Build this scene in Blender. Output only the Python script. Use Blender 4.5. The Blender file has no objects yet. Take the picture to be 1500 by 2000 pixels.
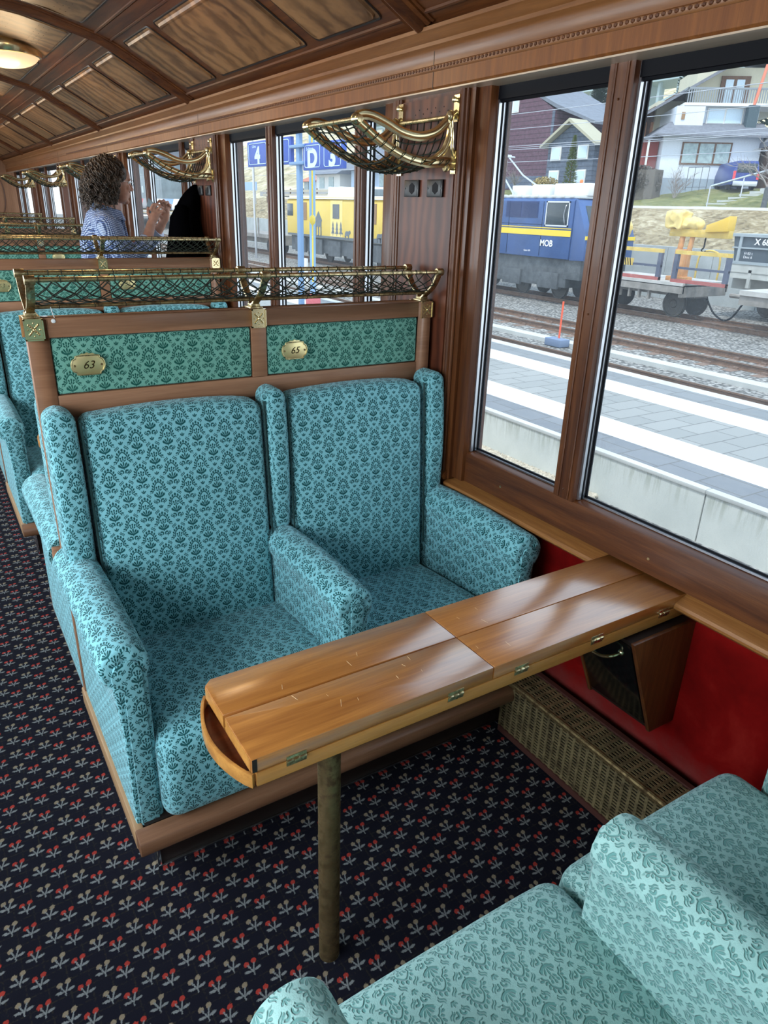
import bpy, bmesh, math, random
from mathutils import Vector, Matrix, noise
PI = math.pi
sc = bpy.context.scene
COL = sc.collection
random.seed(7)

# ------------------------------------------------------------------ camera, world, sun, exposure
cam_d = bpy.data.cameras.new('camera'); cam = bpy.data.objects.new('camera', cam_d); COL.objects.link(cam)
R = Matrix(((0.84664657, 0.18539406, -0.49881724), (-0.53126402, 0.34870064, -0.77211813), (0.03079178, 0.91871481, 0.39371939)))
cam.matrix_world = Matrix.Translation((0, 0, 1.6)) @ R.to_4x4()
cam_d.sensor_fit = 'HORIZONTAL'; cam_d.sensor_width = 36; cam_d.lens = 1378 / 1500 * 36
cam_d.clip_start = 0.02; cam_d.clip_end = 600
sc.camera = cam
sc.view_settings.view_transform = 'Standard'; sc.view_settings.look = 'None'
sc.view_settings.gamma = 1; sc.view_settings.exposure = 0.85
sc.view_settings.use_curve_mapping = False

world = bpy.data.worlds.new('world'); sc.world = world; world.use_nodes = True
wn = world.node_tree; bg = wn.nodes['Background']
tcw = wn.nodes.new('ShaderNodeTexCoord'); sep = wn.nodes.new('ShaderNodeSeparateXYZ'); wn.links.new(tcw.outputs['Generated'], sep.inputs[0])
rmp = wn.nodes.new('ShaderNodeValToRGB'); wn.links.new(sep.outputs['Z'], rmp.inputs[0])
rmp.color_ramp.elements[0].position = 0.0; rmp.color_ramp.elements[0].color = (0.90, 0.96, 1.0, 1)
rmp.color_ramp.elements[1].position = 0.7; rmp.color_ramp.elements[1].color = (0.62, 0.80, 1.0, 1)
wn.links.new(rmp.outputs[0], bg.inputs[0]); bg.inputs[1].default_value = 1.15

sun_d = bpy.data.lights.new('sun', 'SUN'); sun = bpy.data.objects.new('sun', sun_d); COL.objects.link(sun)
sun_d.energy = 1.5; sun_d.angle = math.radians(8); sun_d.color = (1, 0.95, 0.86)
sun.rotation_euler = Vector((0.40, 0.26, -0.88)).to_track_quat('-Z', 'Y').to_euler(); sun.location = (-20, -10, 40)

def area(name, loc, target, sx, sy, e, col=(1, 1, 1)):
    d = bpy.data.lights.new(name, 'AREA'); d.shape = 'RECTANGLE'; d.size = sx; d.size_y = sy; d.energy = e; d.color = col
    o = bpy.data.objects.new(name, d); COL.objects.link(o); o.location = loc
    o.rotation_euler = (Vector(target) - Vector(loc)).to_track_quat('-Z', 'Y').to_euler(); return o
# added fill lamps outside the aisle-side windows and behind the camera, brightening the interior
area('aisle_window_fill', (-1.6, 3.0, 1.75), (0.6, 3.0, 0.9), 9.0, 1.3, 190, (0.88, 0.95, 1.0))
area('aisle_window_fill_far', (-1.6, 9.5, 1.75), (0.6, 9.5, 1.0), 5.0, 1.2, 70, (0.80, 0.92, 1.0))
area('rear_fill', (0.2, -3.3, 1.7), (0.6, 2.0, 1.0), 1.6, 1.4, 45, (0.9, 0.95, 1.0))

# ------------------------------------------------------------------ node expressions
class X:
    def __init__(s, nt, v): s.nt = nt; s.v = v
    def op(s, o, b=None, c=None, clamp=False):
        n = s.nt.nodes.new('ShaderNodeMath'); n.operation = o; n.use_clamp = clamp
        for i, q in enumerate((s, b, c)):
            if q is None: continue
            if isinstance(q, X): q = q.v
            if isinstance(q, (int, float)): n.inputs[i].default_value = q
            else: s.nt.links.new(q, n.inputs[i])
        return X(s.nt, n.outputs[0])
    def __add__(s, b): return s.op('ADD', b)
    __radd__ = __add__
    def __sub__(s, b): return s.op('SUBTRACT', b)
    def __rsub__(s, b): return X(s.nt, b).op('SUBTRACT', s) if isinstance(b, (int, float)) else b - s
    def __mul__(s, b): return s.op('MULTIPLY', b)
    __rmul__ = __mul__
    def __truediv__(s, b): return s.op('DIVIDE', b)
    def __abs__(s): return s.op('ABSOLUTE')
    def sin(s): return s.op('SINE')
    def cos(s): return s.op('COSINE')
    def fract(s): return s.op('FRACT')
    def sign(s): return s.op('SIGN')
    def sqrt(s): return s.op('SQRT')
    def pw(s, e): return s.op('POWER', e)
    def mx(s, b): return s.op('MAXIMUM', b)
    def mn(s, b): return s.op('MINIMUM', b)
    def lt(s, e, w=0.03):            # soft "s < e"
        return ((e - s) * (1.0 / w)).op('ADD', 0.5, clamp=True)
    def gt(s, e, w=0.03): return ((s - e) * (1.0 / w)).op('ADD', 0.5, clamp=True)
    def inv(s): return 1.0 - s
def hyp(a, b): return (a * a + b * b).sqrt()

def new_mat(name):
    m = bpy.data.materials.new(name); m.use_nodes = True
    nt = m.node_tree; b = nt.nodes['Principled BSDF']; return m, nt, b
def setp(b, **k):
    names = dict(rough='Roughness', metal='Metallic', coat='Coat Weight', coat_r='Coat Roughness', sheen='Sheen Weight',
                 sheen_r='Sheen Roughness', spec='Specular IOR Level', alpha='Alpha', em='Emission Strength', trans='Transmission Weight')
    for q, v in k.items():
        if q == 'col': b.inputs['Base Color'].default_value = (*v, 1)
        elif q == 'emcol': b.inputs['Emission Color'].default_value = (*v, 1)
        elif q == 'sheen_t': b.inputs['Sheen Tint'].default_value = (*v, 1)
        else: b.inputs[names[q]].default_value = v
def node(nt, t, **k):
    n = nt.nodes.new(t)
    for q, v in k.items(): setattr(n, q, v)
    return n
def coords(nt, kind='Object', scale=(1, 1, 1), rot=(0, 0, 0)):
    tc = node(nt, 'ShaderNodeTexCoord'); mp = node(nt, 'ShaderNodeMapping')
    mp.inputs['Scale'].default_value = scale; mp.inputs['Rotation'].default_value = rot
    nt.links.new(tc.outputs[kind], mp.inputs[0]); return mp.outputs[0]
def noise_n(nt, vec, scale, detail=3, rough=0.5, dist=0.0):
    n = node(nt, 'ShaderNodeTexNoise'); n.inputs['Scale'].default_value = scale; n.inputs['Detail'].default_value = detail
    n.inputs['Roughness'].default_value = rough; n.inputs['Distortion'].default_value = dist
    if vec is not None: nt.links.new(vec, n.inputs['Vector'])
    return n.outputs['Fac']
def ramp(nt, fac, stops):
    r = node(nt, 'ShaderNodeValToRGB'); e = r.color_ramp.elements
    e[0].position, e[0].color = stops[0][0], (*stops[0][1], 1); e[1].position, e[1].color = stops[-1][0], (*stops[-1][1], 1)
    for p, c in stops[1:-1]:
        q = e.new(p); q.color = (*c, 1)
    nt.links.new(fac, r.inputs[0]); return r.outputs[0]
def mixc(nt, fac, a, b):
    n = node(nt, 'ShaderNodeMix', data_type='RGBA')
    for i, q in ((0, fac), (6, a), (7, b)):
        if isinstance(q, X): q = q.v
        if isinstance(q, (int, float)): n.inputs[i].default_value = q
        elif isinstance(q, tuple): n.inputs[i].default_value = (*q, 1)
        else: nt.links.new(q, n.inputs[i])
    return n.outputs[2]
def bump(nt, b, h, strength=0.3, dist=0.002):
    n = node(nt, 'ShaderNodeBump'); n.inputs['Strength'].default_value = strength; n.inputs['Distance'].default_value = dist
    nt.links.new(h.v if isinstance(h, X) else h, n.inputs['Height']); nt.links.new(n.outputs[0], b.inputs['Normal'])

# ------------------------------------------------------------------ materials
def wood(name, c0, c1, axis='x', rough=0.28, coat=0.5, scale=1.0, fig=0.0):
    m, nt, b = new_mat(name)
    s = {'x': (1.2, 22, 22), 'y': (22, 1.2, 22), 'z': (22, 22, 1.2)}[axis]
    v = coords(nt, 'Object', tuple(q * scale for q in s))
    n1 = noise_n(nt, v, 1.6, 6, 0.6, 0.6 + fig)
    w2 = coords(nt, 'Object', tuple(q * scale * 6 for q in s)); n2 = noise_n(nt, w2, 2.2, 2, 0.5)
    f = X(nt, n1) * 0.75 + X(nt, n2) * 0.25
    c = ramp(nt, f.v, [(0.32, c1), (0.52, tuple((p + q) / 2 for p, q in zip(c0, c1))), (0.68, c0)])
    nt.links.new(c, b.inputs['Base Color']); setp(b, rough=rough, coat=coat, coat_r=0.15, spec=0.35)
    bump(nt, b, X(nt, n2), 0.12, 0.001); return m
def burl(name, c0, c1):
    m, nt, b = new_mat(name)
    v = coords(nt, 'Object', (1, 1, 1)); n0 = noise_n(nt, v, 2.6, 2, 0.5, 0.8); n3 = noise_n(nt, v, 70, 2, 0.5)
    w = node(nt, 'ShaderNodeTexWave', wave_type='RINGS', rings_direction='SPHERICAL'); w.inputs['Scale'].default_value = 3.0; w.inputs['Distortion'].default_value = 13
    w.inputs['Detail'].default_value = 4; w.inputs['Detail Scale'].default_value = 1.1; w.inputs['Detail Roughness'].default_value = 0.6; nt.links.new(v, w.inputs[0])
    f = X(nt, n0) * 0.65 + X(nt, w.outputs['Fac']) * 0.27 + X(nt, n3) * 0.08
    c = ramp(nt, f.v, [(0.25, c1), (0.48, tuple((p + q) / 2 for p, q in zip(c0, c1))), (0.72, c0)])
    nt.links.new(c, b.inputs['Base Color']); setp(b, rough=0.45, coat=0.08, coat_r=0.2, spec=0.35); return m
def flame(name, c0, c1):
    m, nt, b = new_mat(name)
    v = coords(nt, 'Object', (1, 3.0, 0.8)); 
    w = node(nt, 'ShaderNodeTexWave', wave_type='RINGS', rings_direction='X'); w.inputs['Scale'].default_value = 2.2; w.inputs['Distortion'].default_value = 7
    w.inputs['Detail'].default_value = 4; w.inputs['Detail Scale'].default_value = 1.6; nt.links.new(v, w.inputs[0])
    n0 = noise_n(nt, v, 3, 4, 0.6, 1.0)
    c = ramp(nt, (X(nt, w.outputs['Fac']) * 0.4 + X(nt, n0) * 0.6).v, [(0.2, c1), (0.8, c0)])
    nt.links.new(c, b.inputs['Base Color']); setp(b, rough=0.45, coat=0.08, coat_r=0.2, spec=0.3); return m
def metal(name, c, rough=0.25, dirt=None, dscale=30, amount=0.5):
    m, nt, b = new_mat(name); setp(b, col=c, metal=1.0, rough=rough)
    if dirt:
        n = noise_n(nt, coords(nt), dscale, 5, 0.65); f = X(nt, n).gt(amount, 0.25)
        nt.links.new(mixc(nt, f, c, dirt), b.inputs['Base Color'])
        nt.links.new((f * 0.35 + rough).v, b.inputs['Roughness'])
    return m
def plain(name, c, rough=0.6, var=0.0, scale=8, **k):
    m, nt, b = new_mat(name); setp(b, col=c, rough=rough, **k)
    if var:
        n = noise_n(nt, coords(nt), scale, 5, 0.6)
        nt.links.new(ramp(nt, n, [(0.3, tuple(q * (1 - var) for q in c)), (0.7, tuple(min(1, q * (1 + var)) for q in c))]), b.inputs['Base Color'])
    return m

def damask(name, light, dark, contrast=1.0, bstr=0.5, sheen=0.35):
    m, nt, b = new_mat(name)
    uv = node(nt, 'ShaderNodeTexCoord'); s = node(nt, 'ShaderNodeSeparateXYZ'); nt.links.new(uv.outputs['UV'], s.inputs[0])
    U = X(nt, s.outputs[0]) * (1 / 0.083); V = X(nt, s.outputs[1]) * (1 / 0.096)
    fa = (U + V).fract() - 0.5; fb = (U - V).fract() - 0.5
    x = (fa + fb) * 0.5; y = (fa - fb) * 0.5; ax = abs(x); ay = abs(y)
    # arched outline with a row of petals outside it, polar about the middle (0 = up, pi = down)
    r = hyp(x, y + 0.03); th = ax.op('ARCTAN2', y + 0.03)
    Rr = (th.cos().mx(0.0)).pw(3) * 0.11 + 0.150 + (th * 8.0).cos() * 0.007 + (th - 1.3).mx(0.0) * 0.16
    dr = r - Rr; line = abs(dr).lt(0.018, 0.02) * th.lt(1.78, 0.06)
    fr = hyp((dr - 0.064) * 24.0, (th * 10.5).sin() * 1.16).lt(1.0, 0.4) * th.lt(1.75, 0.1) * dr.gt(0.024, 0.015)
    # lotus bowl and buds
    yb = y + 0.035; bowl = abs(hyp(x, yb) - 0.172).lt(0.026, 0.02) * (ax.op('ARCTAN2', yb)).gt(2.0, 0.12)
    y1 = y + 0.215; r1 = hyp(x, y1); t1 = ax.op('ARCTAN2', y1)
    A = hyp((r1 - 0.10) * 12.0, (t1 * 5.2).sin() * 1.2).lt(1.0, 0.3) * t1.lt(1.5, 0.1)
    y4 = y + 0.06; r4 = hyp(x, y4); t4 = ax.op('ARCTAN2', y4)
    B1 = hyp((r4 - 0.075) * 23.0, (t4 * 4.0).sin() * 1.2).lt(1.0, 0.3) * t4.lt(1.0, 0.1)
    B2 = hyp((r4 - 0.150) * 27.0, (t4 * 6.0).sin() * 1.2).lt(1.0, 0.3) * t4.lt(0.72, 0.1)
    stem = ax.lt(0.015, 0.015) * abs(y + 0.235).lt(0.03, 0.02)
    # hooks under the bowl, vines between the motifs, crown at the lattice points
    y2 = y + 0.335; hk = abs(hyp(ax - 0.085, y2) - 0.050).lt(0.021, 0.018) * (y2 + (0.085 - ax) * 0.9).gt(-0.005, 0.03)
    hk2 = hyp(ax - 0.130, y2 + 0.015).lt(0.025, 0.02)
    dg = ax - ay; vine = abs(ax + ay - 0.47 - (dg * 30.0).sin() * 0.016).lt(0.017, 0.015) * abs(abs(dg) - 0.20).lt(0.11, 0.03)
    wx = ax.op('GREATER_THAN', ay)
    cx = x - x.sign() * 0.5 * wx; cy = y - y.sign() * 0.5 * wx.inv() + 0.045
    r3 = hyp(cx, cy); t3 = abs(cx).op('ARCTAN2', cy)
    crown = hyp((r3 - 0.055) * 23.0, (t3 * 4.0).sin() * 1.1).lt(1.0, 0.35) * t3.lt(1.3, 0.1)
    crown = crown.mx(r3.lt(0.042, 0.02) * cy.gt(0.0, 0.02))
    P = line.mx(fr).mx(bowl).mx(A).mx(B1).mx(B2).mx(stem).mx(hk).mx(hk2).mx(vine).mx(crown)
    wear = noise_n(nt, coords(nt, 'Object'), 5.0, 4, 0.6)
    fine = noise_n(nt, coords(nt, 'Object'), 420, 2, 0.6)
    k = P * contrast * (X(nt, wear) * 0.6 + 0.68)
    lc = mixc(nt, (X(nt, wear) - 0.35).op('MULTIPLY', 1.6, clamp=True), light, tuple(q * 0.86 for q in light))
    col = mixc(nt, k.op('MINIMUM', 1.0), lc, dark)
    nt.links.new(col, b.inputs['Base Color']); setp(b, rough=0.8, sheen=sheen, sheen_r=0.4, sheen_t=(0.75, 0.93, 1.0), spec=0.2)
    bump(nt, b, (P * -1.0) + X(nt, fine) * 0.35, bstr, 0.0025); return m

M = {}
M['fabric'] = damask('blue damask velvet', (0.215, 0.505, 0.560), (0.005, 0.075, 0.080), 1.12, 0.5)
M['fabric_green'] = damask('green damask velvet', (0.165, 0.390, 0.315), (0.006, 0.085, 0.066), 1.05, 0.5, 0.2)
M['fabric_sheen'] = damask('damask velvet with painted sheen', (0.350, 0.580, 0.550), (0.055, 0.230, 0.215), 0.70, 0.9)  # near seat: pale grazing sheen of the velvet put into its colours
M['piping'] = plain('dark green piping', (0.004, 0.035, 0.035), 0.7)
MAH, MAHD = (0.155, 0.050, 0.013), (0.042, 0.010, 0.0035)
for a in 'xyz':
    M['wood_' + a] = wood('mahogany ' + a, MAH, MAHD, a, 0.42, 0.12)
    M['oak_' + a] = wood('golden brown wood ' + a, (0.42, 0.185, 0.055), (0.205, 0.075, 0.020), a, 0.38, 0.15)
    M['pale_' + a] = wood('pale worn wood ' + a, (0.350, 0.175, 0.095), (0.215, 0.100, 0.052), a, 0.45, 0.12)
M['cornice'] = wood('cornice wood', (0.260, 0.105, 0.032), (0.145, 0.050, 0.014), 'y', 0.42, 0.12)
M['rail_x'] = wood('brown base rail wood', (0.215, 0.105, 0.055), (0.12, 0.052, 0.026), 'x', 0.4, 0.1)
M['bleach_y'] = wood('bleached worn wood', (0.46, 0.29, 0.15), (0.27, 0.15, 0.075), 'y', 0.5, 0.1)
M['valance'] = wood('honey mahogany veneer', (0.255, 0.086, 0.016), (0.135, 0.039, 0.008), 'z', 0.5, 0.05, 1.4)
M['table'] = wood('amber varnished table wood', (0.560, 0.225, 0.045), (0.290, 0.092, 0.016), 'x', 0.33, 1.0, 0.8, 0.8)
M['table'].node_tree.nodes['Principled BSDF'].inputs['Coat Roughness'].default_value = 0.22
M['table'].node_tree.nodes['Principled BSDF'].inputs['Coat IOR'].default_value = 2.0
M['table'].node_tree.nodes['Principled BSDF'].inputs['Specular IOR Level'].default_value = 0.8
M['table_edge'] = wood('light table edge wood', (0.60, 0.29, 0.07), (0.36, 0.15, 0.035), 'x', 0.35, 0.4)
M['table_in'] = wood('dark red inner wood', (0.22, 0.045, 0.012), (0.10, 0.016, 0.005), 'x', 0.4, 0.3)
M['burl'] = burl('burl walnut panel', (0.300, 0.150, 0.062), (0.075, 0.032, 0.013))
M['flame'] = flame('flame mahogany veneer', (0.140, 0.040, 0.018), (0.040, 0.009, 0.005))
M['brass'] = metal('polished brass', (0.84, 0.71, 0.42), 0.21)
M['plate'] = metal('number plate brass', (0.92, 0.80, 0.42), 0.36)
M['brass_dk'] = metal('aged brass', (0.68, 0.56, 0.32), 0.27, (0.16, 0.11, 0.05), 60, 0.56)
M['tarnish'] = metal('tarnished brass tube', (0.42, 0.31, 0.15), 0.42, (0.13, 0.085, 0.045), 34, 0.50)
M['grille'] = metal('old brass grille', (0.30, 0.235, 0.12), 0.38, (0.10, 0.072, 0.035), 25, 0.54)
M['grille'].node_tree.nodes['Principled BSDF'].inputs['Metallic'].default_value = 0.45
M['silver'] = metal('aluminium trim', (0.62, 0.65, 0.70), 0.3)
M['chrome'] = metal('chrome strip', (0.75, 0.78, 0.8), 0.2)
M['rubber'] = plain('black rubber', (0.004, 0.004, 0.006), 0.6, spec=0.15)
M['black'] = plain('black plastic', (0.007, 0.007, 0.008), 0.35)
M['gloss_black'] = plain('glossy black lacquer', (0.004, 0.004, 0.004), 0.12)
M['blind'] = plain('black roller blind', (0.003, 0.003, 0.005), 0.55, spec=0.12)
M['darkwood'] = plain('dark stained board', (0.016, 0.008, 0.006), 0.45)
M['header'] = wood('glossy header wood with painted window light', (0.62, 0.48, 0.36), (0.46, 0.33, 0.23), 'y', 0.3, 0.4)  # paleness holds the window light reflected on the valance underside
M['net'] = plain('dark green cord', (0.010, 0.016, 0.008), 0.8)
M['cloth_black'] = plain('black wool', (0.0015, 0.0015, 0.002), 1.0, spec=0.0)

def red_plush():
    m, nt, b = new_mat('red plush')
    n = noise_n(nt, coords(nt, 'Object', (1, 1, 1)), 5, 6, 0.65, 0.4)
    c = ramp(nt, n, [(0.35, (0.11, 0.002, 0.002)), (0.55, (0.19, 0.004, 0.0035)), (0.72, (0.26, 0.014, 0.010))])
    sp = node(nt, 'ShaderNodeSeparateXYZ'); nt.links.new(coords(nt, 'Object'), sp.inputs[0])
    dust = (X(nt, sp.outputs[2]) + X(nt, n) * 0.25).lt(0.33, 0.14) * (X(nt, noise_n(nt, coords(nt, 'Object', (1, 1, 2)), 9, 5, 0.7)) * 1.1)
    nt.links.new(mixc(nt, dust.op('MULTIPLY', 0.6, clamp=True), c, (0.42, 0.13, 0.115)), b.inputs['Base Color'])
    setp(b, rough=0.95, sheen=0.04, sheen_t=(1, 0.4, 0.3), spec=0.05); return m
M['plush'] = red_plush()

def carpet():
    m, nt, b = new_mat('flowered carpet')
    tc = node(nt, 'ShaderNodeTexCoord'); s = node(nt, 'ShaderNodeSeparateXYZ'); nt.links.new(tc.outputs['Object'], s.inputs[0])
    wob = X(nt, noise_n(nt, tc.outputs['Object'], 260, 2, 0.6)) - 0.5
    wx_, wy_ = X(nt, s.outputs[0]) + wob * 0.0075, X(nt, s.outputs[1]) + wob * 0.0075
    def flower(ox, oy):
        x = ((wx_ - ox) * (1 / 0.083)).fract() * 0.083 - 0.0415; y = ((wy_ - oy) * (1 / 0.07)).fract() * 0.07 - 0.035
        ax = abs(x); e = 0.0016
        bl = hyp(ax - 0.0088, y - 0.012 - x * 0.12).lt(0.0062, e)
        st = abs(ax - (y + 0.012) * 0.38).lt(0.0017, e) * abs(y + 0.002).lt(0.011, e)
        st2 = ax.lt(0.0014, e) * abs(y + 0.015).lt(0.005, e)
        lf = hyp((ax - 0.0115) * 0.42, y + 0.0092 - ax * 0.16).lt(0.0033, e)
        return bl, st.mx(st2).mx(lf)
    b1, g1 = flower(-0.0175, -0.0 + 0.028); b2, g2 = flower(-0.0175 + 0.0445, 0.028 + 0.027)
    gx = abs(((wx_ + 0.004) * (1 / 0.0415)).fract() - 0.5).gt(0.46, 0.03); gy = abs((wy_ * (1 / 0.035)).fract() - 0.5).gt(0.45, 0.03)
    grid = gx.mx(gy) * X(nt, noise_n(nt, tc.outputs['Object'], 150, 2)).gt(0.5, 0.2)
    fib = noise_n(nt, tc.outputs['Object'], 700, 2, 0.7)
    base = mixc(nt, grid * 0.55, (0.0065, 0.0065, 0.0125), (0.035, 0.030, 0.018))
    c = mixc(nt, b2, base, (0.25, 0.195, 0.13)); c = mixc(nt, b1, c, (0.36, 0.038, 0.026))
    c = mixc(nt, g1.mx(g2), c, (0.215, 0.225, 0.225))
    c = mixc(nt, (X(nt, fib) - 0.35).op('MULTIPLY', 1.4, clamp=True), c, (0.006, 0.006, 0.010))
    nt.links.new(c, b.inputs['Base Color']); setp(b, rough=0.95, spec=0.1); bump(nt, b, X(nt, fib), 0.5, 0.002); return m
M['carpet'] = carpet()

def glass_mat():
    m, nt, b = new_mat('dusty window glass')
    out = nt.nodes['Material Output']
    tr = node(nt, 'ShaderNodeBsdfTransparent'); tr.inputs[0].default_value = (0.93, 0.96, 0.97, 1)
    gl = node(nt, 'ShaderNodeBsdfGlossy'); gl.inputs['Roughness'].default_value = 0.02
    fr = node(nt, 'ShaderNodeFresnel'); fr.inputs[0].default_value = 1.5
    mx = node(nt, 'ShaderNodeMixShader'); fs = X(nt, fr.outputs[0]) * 0.05; nt.links.new(fs.v, mx.inputs[0]); nt.links.new(tr.outputs[0], mx.inputs[1]); nt.links.new(gl.outputs[0], mx.inputs[2])
    df = node(nt, 'ShaderNodeBsdfTranslucent'); df.inputs[0].default_value = (0.80, 0.90, 1.0, 1)
    n = X(nt, noise_n(nt, coords(nt, 'Object', (1, 1, 1)), 330, 2, 0.7)).gt(0.60, 0.12)
    n2 = X(nt, noise_n(nt, coords(nt, 'Object', (1, 2, 0.6)), 3.0, 3, 0.6))
    f = n * 0.16 * n2 + 0.08 * n2 + 0.01
    m2 = node(nt, 'ShaderNodeMixShader'); nt.links.new(f.v, m2.inputs[0]); nt.links.new(mx.outputs[0], m2.inputs[1]); nt.links.new(df.outputs[0], m2.inputs[2])
    nt.links.new(m2.outputs[0], out.inputs[0]); return m
M['glass'] = glass_mat()
# ------------------------------------------------------------------ geometry helpers
class MB:
    def __init__(s): s.v = []; s.f = []; s.uv = []          # uv per face: list of (u,v) or None
    def add(s, vs, fs, uvs=None):
        o = len(s.v); s.v += [tuple(p) for p in vs]; s.f += [tuple(i + o for i in f) for f in fs]
        s.uv += (uvs if uvs else [None] * len(fs)); return s
    def box(s, x0, x1, y0, y1, z0, z1):
        v = [(x0, y0, z0), (x1, y0, z0), (x1, y1, z0), (x0, y1, z0), (x0, y0, z1), (x1, y0, z1), (x1, y1, z1), (x0, y1, z1)]
        return s.add(v, [(0, 3, 2, 1), (4, 5, 6, 7), (0, 1, 5, 4), (1, 2, 6, 5), (2, 3, 7, 6), (3, 0, 4, 7)])
    def prism(s, pts, axis, a, b):
        # polygon in the plane normal to axis, extruded from a to b; pts are the other two coordinates in xyz order
        def P(p, t): return {'x': (t, p[0], p[1]), 'y': (p[0], t, p[1]), 'z': (p[0], p[1], t)}[axis]
        n = len(pts); v = [P(p, a) for p in pts] + [P(p, b) for p in pts]
        f = [tuple(range(n)), tuple(range(2 * n - 1, n - 1, -1))] + [(i, (i + 1) % n, n + (i + 1) % n, n + i) for i in range(n)]
        return s.add(v, f)
    def tube(s, pts, r, n=8, cap=True, closed=False, squash=1.0):
        P = [Vector(p) for p in pts]; m = len(P); rr = r if isinstance(r, (list, tuple)) else [r] * m
        T = []
        for i in range(m):
            a = P[i - 1] if (i > 0 or closed) else P[i]; b = P[(i + 1) % m] if (i < m - 1 or closed) else P[i]
            t = (b - a); T.append(t.normalized() if t.length > 1e-9 else Vector((0, 0, 1)))
        ref = Vector((0, 0, 1)) if abs(T[0].z) < 0.9 else Vector((1, 0, 0))
        u = (ref - T[0] * ref.dot(T[0])).normalized(); V = []
        for i in range(m):
            u = (u - T[i] * u.dot(T[i])); u = u.normalized() if u.length > 1e-6 else Vector((1, 0, 0)); w = T[i].cross(u)
            for k in range(n):
                a = 2 * PI * k / n; V.append(P[i] + (u * math.cos(a) + w * math.sin(a) * squash) * rr[i])
        F = []
        for i in range(m if closed else m - 1):
            j = (i + 1) % m
            for k in range(n):
                k2 = (k + 1) % n; F.append((i * n + k, i * n + k2, j * n + k2, j * n + k))
        if cap and not closed: F.append(tuple(range(n - 1, -1, -1))); F.append(tuple((m - 1) * n + k for k in range(n)))
        return s.add(V, F)
    def lathe(s, prof, c=(0, 0, 0), axis='z', n=24):
        V = []; F = []; m = len(prof)
        for r, h in prof:
            for k in range(n):
                a = 2 * PI * k / n; x, y = r * math.cos(a), r * math.sin(a)
                p = {'z': (x, y, h), 'x': (h, x, y), 'y': (x, h, y)}[axis]; V.append((p[0] + c[0], p[1] + c[1], p[2] + c[2]))
        for i in range(m - 1):
            for k in range(n):
                k2 = (k + 1) % n; F.append((i * n + k, i * n + k2, (i + 1) * n + k2, (i + 1) * n + k))
        if prof[0][0] > 1e-6: F.append(tuple(range(n - 1, -1, -1)))
        if prof[-1][0] > 1e-6: F.append(tuple((m - 1) * n + k for k in range(n)))
        return s.add(V, F)
    def ball(s, c, r, n=10, sc_=(1, 1, 1)):
        pr = [(r * math.sin(PI * i / n), -r * math.cos(PI * i / n)) for i in range(n + 1)]
        V = []; F = []; k_ = n * 2
        for rr, h in pr:
            for k in range(k_):
                a = 2 * PI * k / k_; V.append((c[0] + rr * math.cos(a) * sc_[0], c[1] + rr * math.sin(a) * sc_[1], c[2] + h * sc_[2]))
        for i in range(n):
            for k in range(k_):
                k2 = (k + 1) % k_; F.append((i * k_ + k, i * k_ + k2, (i + 1) * k_ + k2, (i + 1) * k_ + k))
        return s.add(V, F)
    def loft(s, secs, closed=True, caps=True, vv=None):
        # secs: list of equal-length rings; UV = arc length around, distance along
        m = len(secs); n = len(secs[0]); V = [p for q in secs for p in q]; F = []; U = []
        mid = [Vector(p) for p in secs[m // 2]]; arc = [0]
        for k in range(n if closed else n - 1): arc.append(arc[-1] + (mid[(k + 1) % n] - mid[k]).length)
        if vv is None:
            vv = [0]
            for i in range(1, m):
                a = sum((Vector(p) for p in secs[i - 1]), Vector()) / n; b_ = sum((Vector(p) for p in secs[i]), Vector()) / n; vv.append(vv[-1] + (b_ - a).length)
        for i in range(m - 1):
            for k in range(n if closed else n - 1):
                k2 = (k + 1) % n; F.append((i * n + k, i * n + k2, (i + 1) * n + k2, (i + 1) * n + k))
                U.append([(arc[k], vv[i]), (arc[k + 1], vv[i]), (arc[k + 1], vv[i + 1]), (arc[k], vv[i + 1])])
        if caps and closed:
            F.append(tuple(range(n - 1, -1, -1))); U.append(None); F.append(tuple((m - 1) * n + k for k in range(n))); U.append(None)
        return s.add(V, F, U)
    def grid(s, fn, nu, nv, uvs=(1, 1)):
        V = [fn(i / nu, j / nv) for j in range(nv + 1) for i in range(nu + 1)]; F = []; U = []
        for j in range(nv):
            for i in range(nu):
                a = j * (nu + 1) + i; F.append((a, a + 1, a + nu + 2, a + nu + 1))
                U.append([(i / nu * uvs[0], j / nv * uvs[1]), ((i + 1) / nu * uvs[0], j / nv * uvs[1]), ((i + 1) / nu * uvs[0], (j + 1) / nv * uvs[1]), (i / nu * uvs[0], (j + 1) / nv * uvs[1])])
        return s.add(V, F, U)
    def pillow(s, x0, x1, y0, y1, z0, z1, r=0.03, nseg=10, fn=None):
        # rounded box, UV from the flat faces, optional deform fn(x,y,z)
        c = Vector(((x0 + x1) / 2, (y0 + y1) / 2, (z0 + z1) / 2)); h = Vector(((x1 - x0) / 2, (y1 - y0) / 2, (z1 - z0) / 2))
        r = min(r, h.x * 0.99, h.y * 0.99, h.z * 0.99)
        def ticks(L):
            e = [L - r + r * q for q in (0.35, 0.6, 0.8, 0.92, 1.0)]; inner = [-(L - r) + 2 * (L - r) * i / nseg for i in range(nseg + 1)]
            return [-q for q in reversed(e)] + inner + e
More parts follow.
